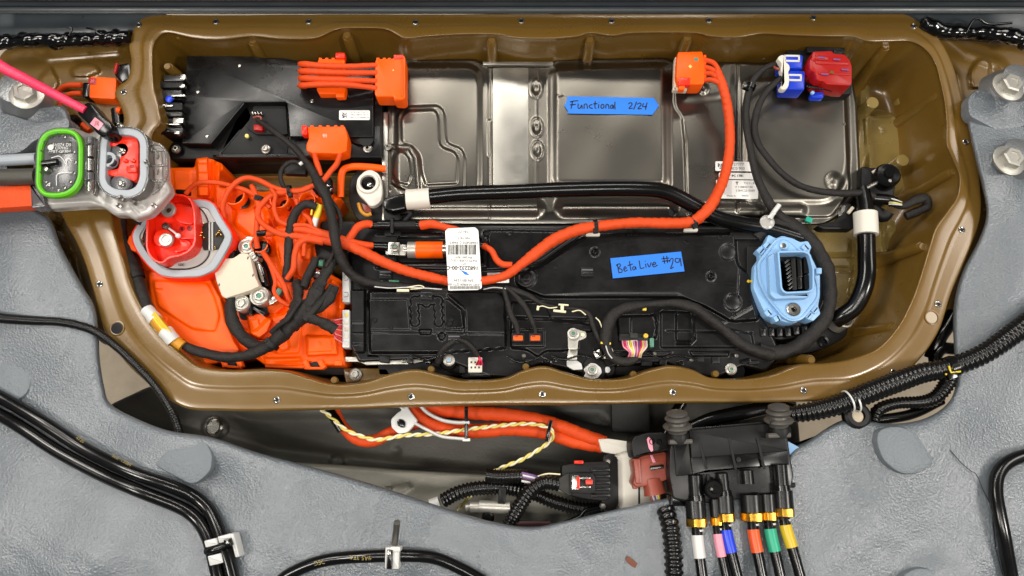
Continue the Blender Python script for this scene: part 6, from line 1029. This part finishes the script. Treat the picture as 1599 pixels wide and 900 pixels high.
for (xt, yt, ynut, xb, yb, r, mb, top) in ((1085, 745, 816, 1105, 960, 14.5, 'clip', 1), (1117, 790, 814, 1146, 960, 8.5, 'pinkb', 0), (1127, 742, 808, 1166, 960, 14, 'blueb', 1), (1172, 775, 807, 1202, 960, 16, 'orangeb', 0), (1198, 775, 806, 1232, 960, 11.5, 'greenb', 0), (1218, 728, 800, 1266, 960, 14.5, 'mustard', 1)):
    t_ = T('brake_hose' if 0 else 'banded_hose', 'black hose with brass nut and %s colour band hanging from the valve block' % names[mb][0], 'hose', xt, yt, .03, 'colour banded hoses on the valve block')
    zz = .030; xn = xt+(xb-xt)*(ynut-yt)/(yb-yt)*.35
    if top: hcyl('barrel', 'blk', t_, xt, yt-2, xt+3, ynut-38, zz+.004, r*.68); hcyl('barrel_ring', 'rub', t_, xt+3, ynut-42, xt+4, ynut-34, zz+.004, r*.8)
    else: hcyl('barrel', 'blkm', t_, xt, yt, xt+2, ynut-28, zz, r*.8)
    hcyl('socket', 'blk', t_, xn-2, ynut-34, xn, ynut-7, zz, r)
    lp = []; a_, b_ = np.array(P(xn, ynut-7, zz)), np.array(P(xn+1, ynut+7, zz)); ax = Vector(b_-a_).normalized(); u = ax.orthogonal().normalized(); v = ax.cross(u)
    for c_, k_ in ((a_, .9), (a_+(b_-a_)*.08, 1.02), (a_+(b_-a_)*.92, 1.02), (b_, .9)): lp.append([c_+np.array(u*(r*k_*.00099*math.cos(i*math.pi/6+.2)*(1.0 if i % 2 else 1.03))+v*(r*k_*.00099*math.sin(i*math.pi/6+.2)*(1.0 if i % 2 else 1.03))) for i in range(12)])
    loft('brass_nut', 'brass', t_, lp, cap0=True)
    hw = 8.3 if r > 9 else 6.5; pts = [(xn, ynut, zz), (xn+(xb-xn)*.12, ynut+28, zz+.002), (xn+(xb-xn)*.42, ynut+70, zz+.004), (xb, yb, zz+.006)]
    tube('hose', 'rub', t_, pts, hw*.92, seg=18); cc_ = crom(pts, 1.0); y_ = cc_[:, 1]
    def seg_(y0, y1): return [tuple(p) for p in cc_[(y_ >= y0) & (y_ <= y1)][::6]]
    tube('colour_band', mb, t_, seg_(ynut+19, ynut+60 if r > 9 else ynut+58), hw*1.03, seg=18); tube('white_line', 'clip', t_, seg_(ynut+11, ynut+14.5) if len(seg_(ynut+11, ynut+14.5)) > 1 else [(xn+2, ynut+11, zz), (xn+2.4, ynut+14, zz)], hw*1.0, seg=16)
for x, y, lb_ in ((1058, 655, 'left ribbed grey rubber bush of the valve block mount'), (1216, 645, 'right ribbed grey rubber bush of the valve block mount')):
    t_ = T('mount_bush', lb_, 'bush', x, y, .02); ax = (-.08, 1, .42)
    lathe('bush_base', 'blkm', t_, x+1, y+34, .035, [(16, 0), (16, .010), (14, .014)], ax, 26); box('seat_plate', 'bush', t_, x+(6 if x < 1100 else 2), y+35, 36, 8, .050, .012, -2, 2, 2)
    lathe('ribbed_bush', 'bush', t_, x, y+20, .040, [(13, -.004), (14, .004), (20, .007), (21, .009), (19, .011), (14, .013), (13, .016), (17, .019), (18, .021), (16, .023), (12, .025), (15, .027), (15, .029), (11, .031), (5, .032)], ax, 34)
    for dx in (-9, 7): box('side_window', 'void', t_, x+dx, y+16, 8, 7, .056, .003, -3, .5, 1)
layer('blue_sliver', 'ltblue', None, [(1229, 688), (1255, 702), (1233, 711)], .004, .004, .6, .5, L=('small pale blue triangular sheet corner sticking out right of the valve block', 'sheet'))
cab('wide_hose', 'wide glossy black hose behind the valve block mounts', [(1075, 668, -.03), (1110, 655, -.03), (1160, 645, -.03), (1210, 636, -.03), (1240, 640, -.03)], [8, 11, 12, 11, 9], 'rub', 'hose')
cab('corrugated_conduit', 'large corrugated conduit rising from the valve block to the right edge, over the tray flange', [(1225, 648, .0), (1260, 644, .006), (1310, 632, .014), (1360, 612, .02), (1400, 597, .022), (1440, 583, .022), (1480, 575, .026), (1530, 556, .036), (1570, 530, .044), (1640, 478, .05)], [12, 14, 15, 15, 14.5, 14, 14, 14.5, 15, 15], 'conduit', 'conduit', cor=.075, pitch=7.4, seg=22)
cab('corrugated_conduit', 'smaller corrugated branch looping below the large conduit on the right', [(1362, 660, -.02), (1372, 640, -.012), (1400, 630, -.01), (1440, 628, -.006), (1462, 620, -.002), (1478, 600, .006), (1484, 582, .016)], [9, 9, 8.5, 9, 10, 11, 12], 'conduit', 'conduit', cor=.08, pitch=5.5, seg=18)
cab('black_loop', 'smooth black cable loop in the gap right of the tray', [(1490, 545, -.05), (1470, 545, -.05), (1460, 560, -.05), (1470, 575, -.05), (1500, 580, -.05)], 10, 'rub', 'cable'); cab('black_strip', 'black wiring strip standing in the gap between the tray and the right panel', [(1490, 490, -.05), (1478, 510, -.05), (1465, 530, -.05), (1455, 560, -.06)], 12, 'rub', 'cable')
cab('black_hose', 'flat black hose along the panel edge below the conduit branch', [(1245, 700, -.02), (1300, 680, -.02), (1350, 660, -.02), (1420, 648, -.02), (1470, 625, -.02)], 8, 'rub', 'hose')
ly = T('conduit_clamp', 'black ring clamp holding the large conduit at the right', 'clamp', 1332, 650, 0); lathe('clamp_eye', 'blkm', ly, 1334, 650, 0, [(20, 0), (20, .012), (16, .015), (10, .015), (9.5, .006)], seg=30); lathe('eye_bore', 'concrete', ly, 1334, 651, .002, [(9.2, 0), (9.2, .010)], seg=24)
for x in (1324, 1334): ztie(ly, x, 627, .016, 15.8, -20, w=2.4, m='clip', hd=False)
ztie(None, 1484, 574, .026, 15.5, -20, w=12, m='rub', L=('black tape wrap at the conduit junction, marked with yellow paint', 'wrap'))
ym = T('yellow_paint', 'yellow green paint mark splashed on the conduit junction', 'paint mark', 1486, 578, .04)
for pts in ([(1482, 572), (1484, 580), (1488, 590)], [(1476, 585), (1486, 582), (1500, 580)], [(1488, 574), (1484, 584), (1494, 586)]): tube('splash', 'yellow', ym, [(a, b, .041-.0004*abs(b-578)) for a, b in pts], 1.3, step=1.5, lump=.3, seg=6)
# ================================================================ tubes lying on the grey panel
cab('thin_conduit', 'thin corrugated black conduit from the left edge curving down across the tray corner', [(-40, 490, .04), (0, 497, .04), (50, 501, .036), (100, 504, .032), (145, 516, .026), (180, 540, .014), (210, 568, .012), (240, 600, .010), (262, 632, .006), (276, 660, -.004), (283, 690, -.015), (286, 720, -.04)], [7.5, 7.5, 7, 6.5, 6.5, 6.5, 6, 6, 5.5, 5.5, 5.5, 5.5], 'conduit', 'conduit', cor=.07, pitch=4, seg=12)
def bzp(pts, r): return [(x, y, bz(x, y)+r*.00099+.001) for x, y in pts]
cab('brake_tube', 'upper one of two glossy black tubes bending down at the lower left', bzp([(-40, 602), (0, 620), (60, 655), (130, 700), (200, 735), (260, 757), (300, 774), (325, 795), (340, 825), (348, 850), (358, 880), (370, 930)], 11), 9.4, 'rub', 'tube', seg=20)
cab('brake_tube', 'lower one of two glossy black tubes bending down at the lower left', bzp([(-40, 632), (0, 648), (40, 672), (90, 705), (160, 742), (220, 768), (280, 792), (308, 812), (324, 838), (332, 865), (340, 900), (346, 930)], 11), 9.4, 'rub', 'tube', seg=20)
tc = T('twin_tube_clip', 'white clip with a black cable tie round the paired black tubes', 'clip', 338, 850, .03); z_ = bz(338, 850)
for x, y, w_, h_ in ((329, 848, 20, 11), (351, 841, 22, 11), (336, 874, 22, 16), (366, 852, 7, 38)): box('white_block', 'clip', tc, x, y, w_, h_, z_+.026, .022, -14, 2, 2)
tube('tie_strap', 'rub', tc, [(320, 862, z_+.02), (330, 860, z_+.028), (346, 855, z_+.028), (358, 848, z_+.028)], 4, flat=.5); box('tie_head', 'rub', tc, 355, 848, 11, 12, z_+.034, .01, -14, 1.5, 2); box('tie_socket', 'steel', tc, 355, 848, 4, 4, z_+.0345, .001, -14, .3, .4)
cab('fluid_tube', 'black tube with faint gold print arching along the bottom centre', bzp([(430, 915), (450, 898), (490, 880), (530, 872), (580, 869), (640, 868), (680, 872), (715, 886), (750, 905), (780, 925)], 9), 8.6, 'rub', 'tube', seg=20)
st = T('stud_clip', 'white and black stud clip holding the bottom centre tube', 'clip', 612, 868, .03); z_ = bz(612, 868); box('clip_block', 'clip', st, 612, 872, 22, 34, z_+.026, .024, 2, 2, 2); box('clip_jaw', 'rub', st, 608, 874, 9, 30, z_+.030, .008, 2, 1, 1.5); box('clip_slot', 'steel', st, 608, 864, 5, 8, z_+.0305, .002, 0, .4, .5); tube('stud', 'bolt', st, [(620, 816, z_+.05), (618, 835, z_+.03), (616, 850, z_+.012)], 4.6, seg=14); box('clip_foot', 'clip', st, 617, 858, 16, 8, z_+.028, .02, 0, 1.5, 2)
for t_, x, y, r_, s_, L_ in (('#A5 3TA', 563, 871, 3, 7, 'faint gold print on the bottom centre tube, just left of the clip'), ('25-DEC', 505, 877, -12, 7, 'faint gold print on the bottom centre tube where it starts to bend'),
        ('Seal  13084', 190, 719, 27, 6, 'faint gold print along the upper of the two black tubes, middle'), ('4720', 125, 687, 30, 6, 'faint gold print along the upper of the two black tubes, nearer the left edge')):
    g_ = text(t_, 'print', None, x, y, bz(x, y)+(.0190 if y > 800 else .0212), s_, rot=(180+r_) if y > 800 else r_); g_['label'] = L_; g_['category'] = 'print'
cab('fluid_tube', 'black tube looping in from the right edge and down', bzp([(1640, 705), (1599, 712), (1572, 724), (1558, 742), (1555, 768), (1560, 800), (1568, 840), (1577, 890), (1586, 940)], 10), 9.4, 'rub', 'tube', seg=20)
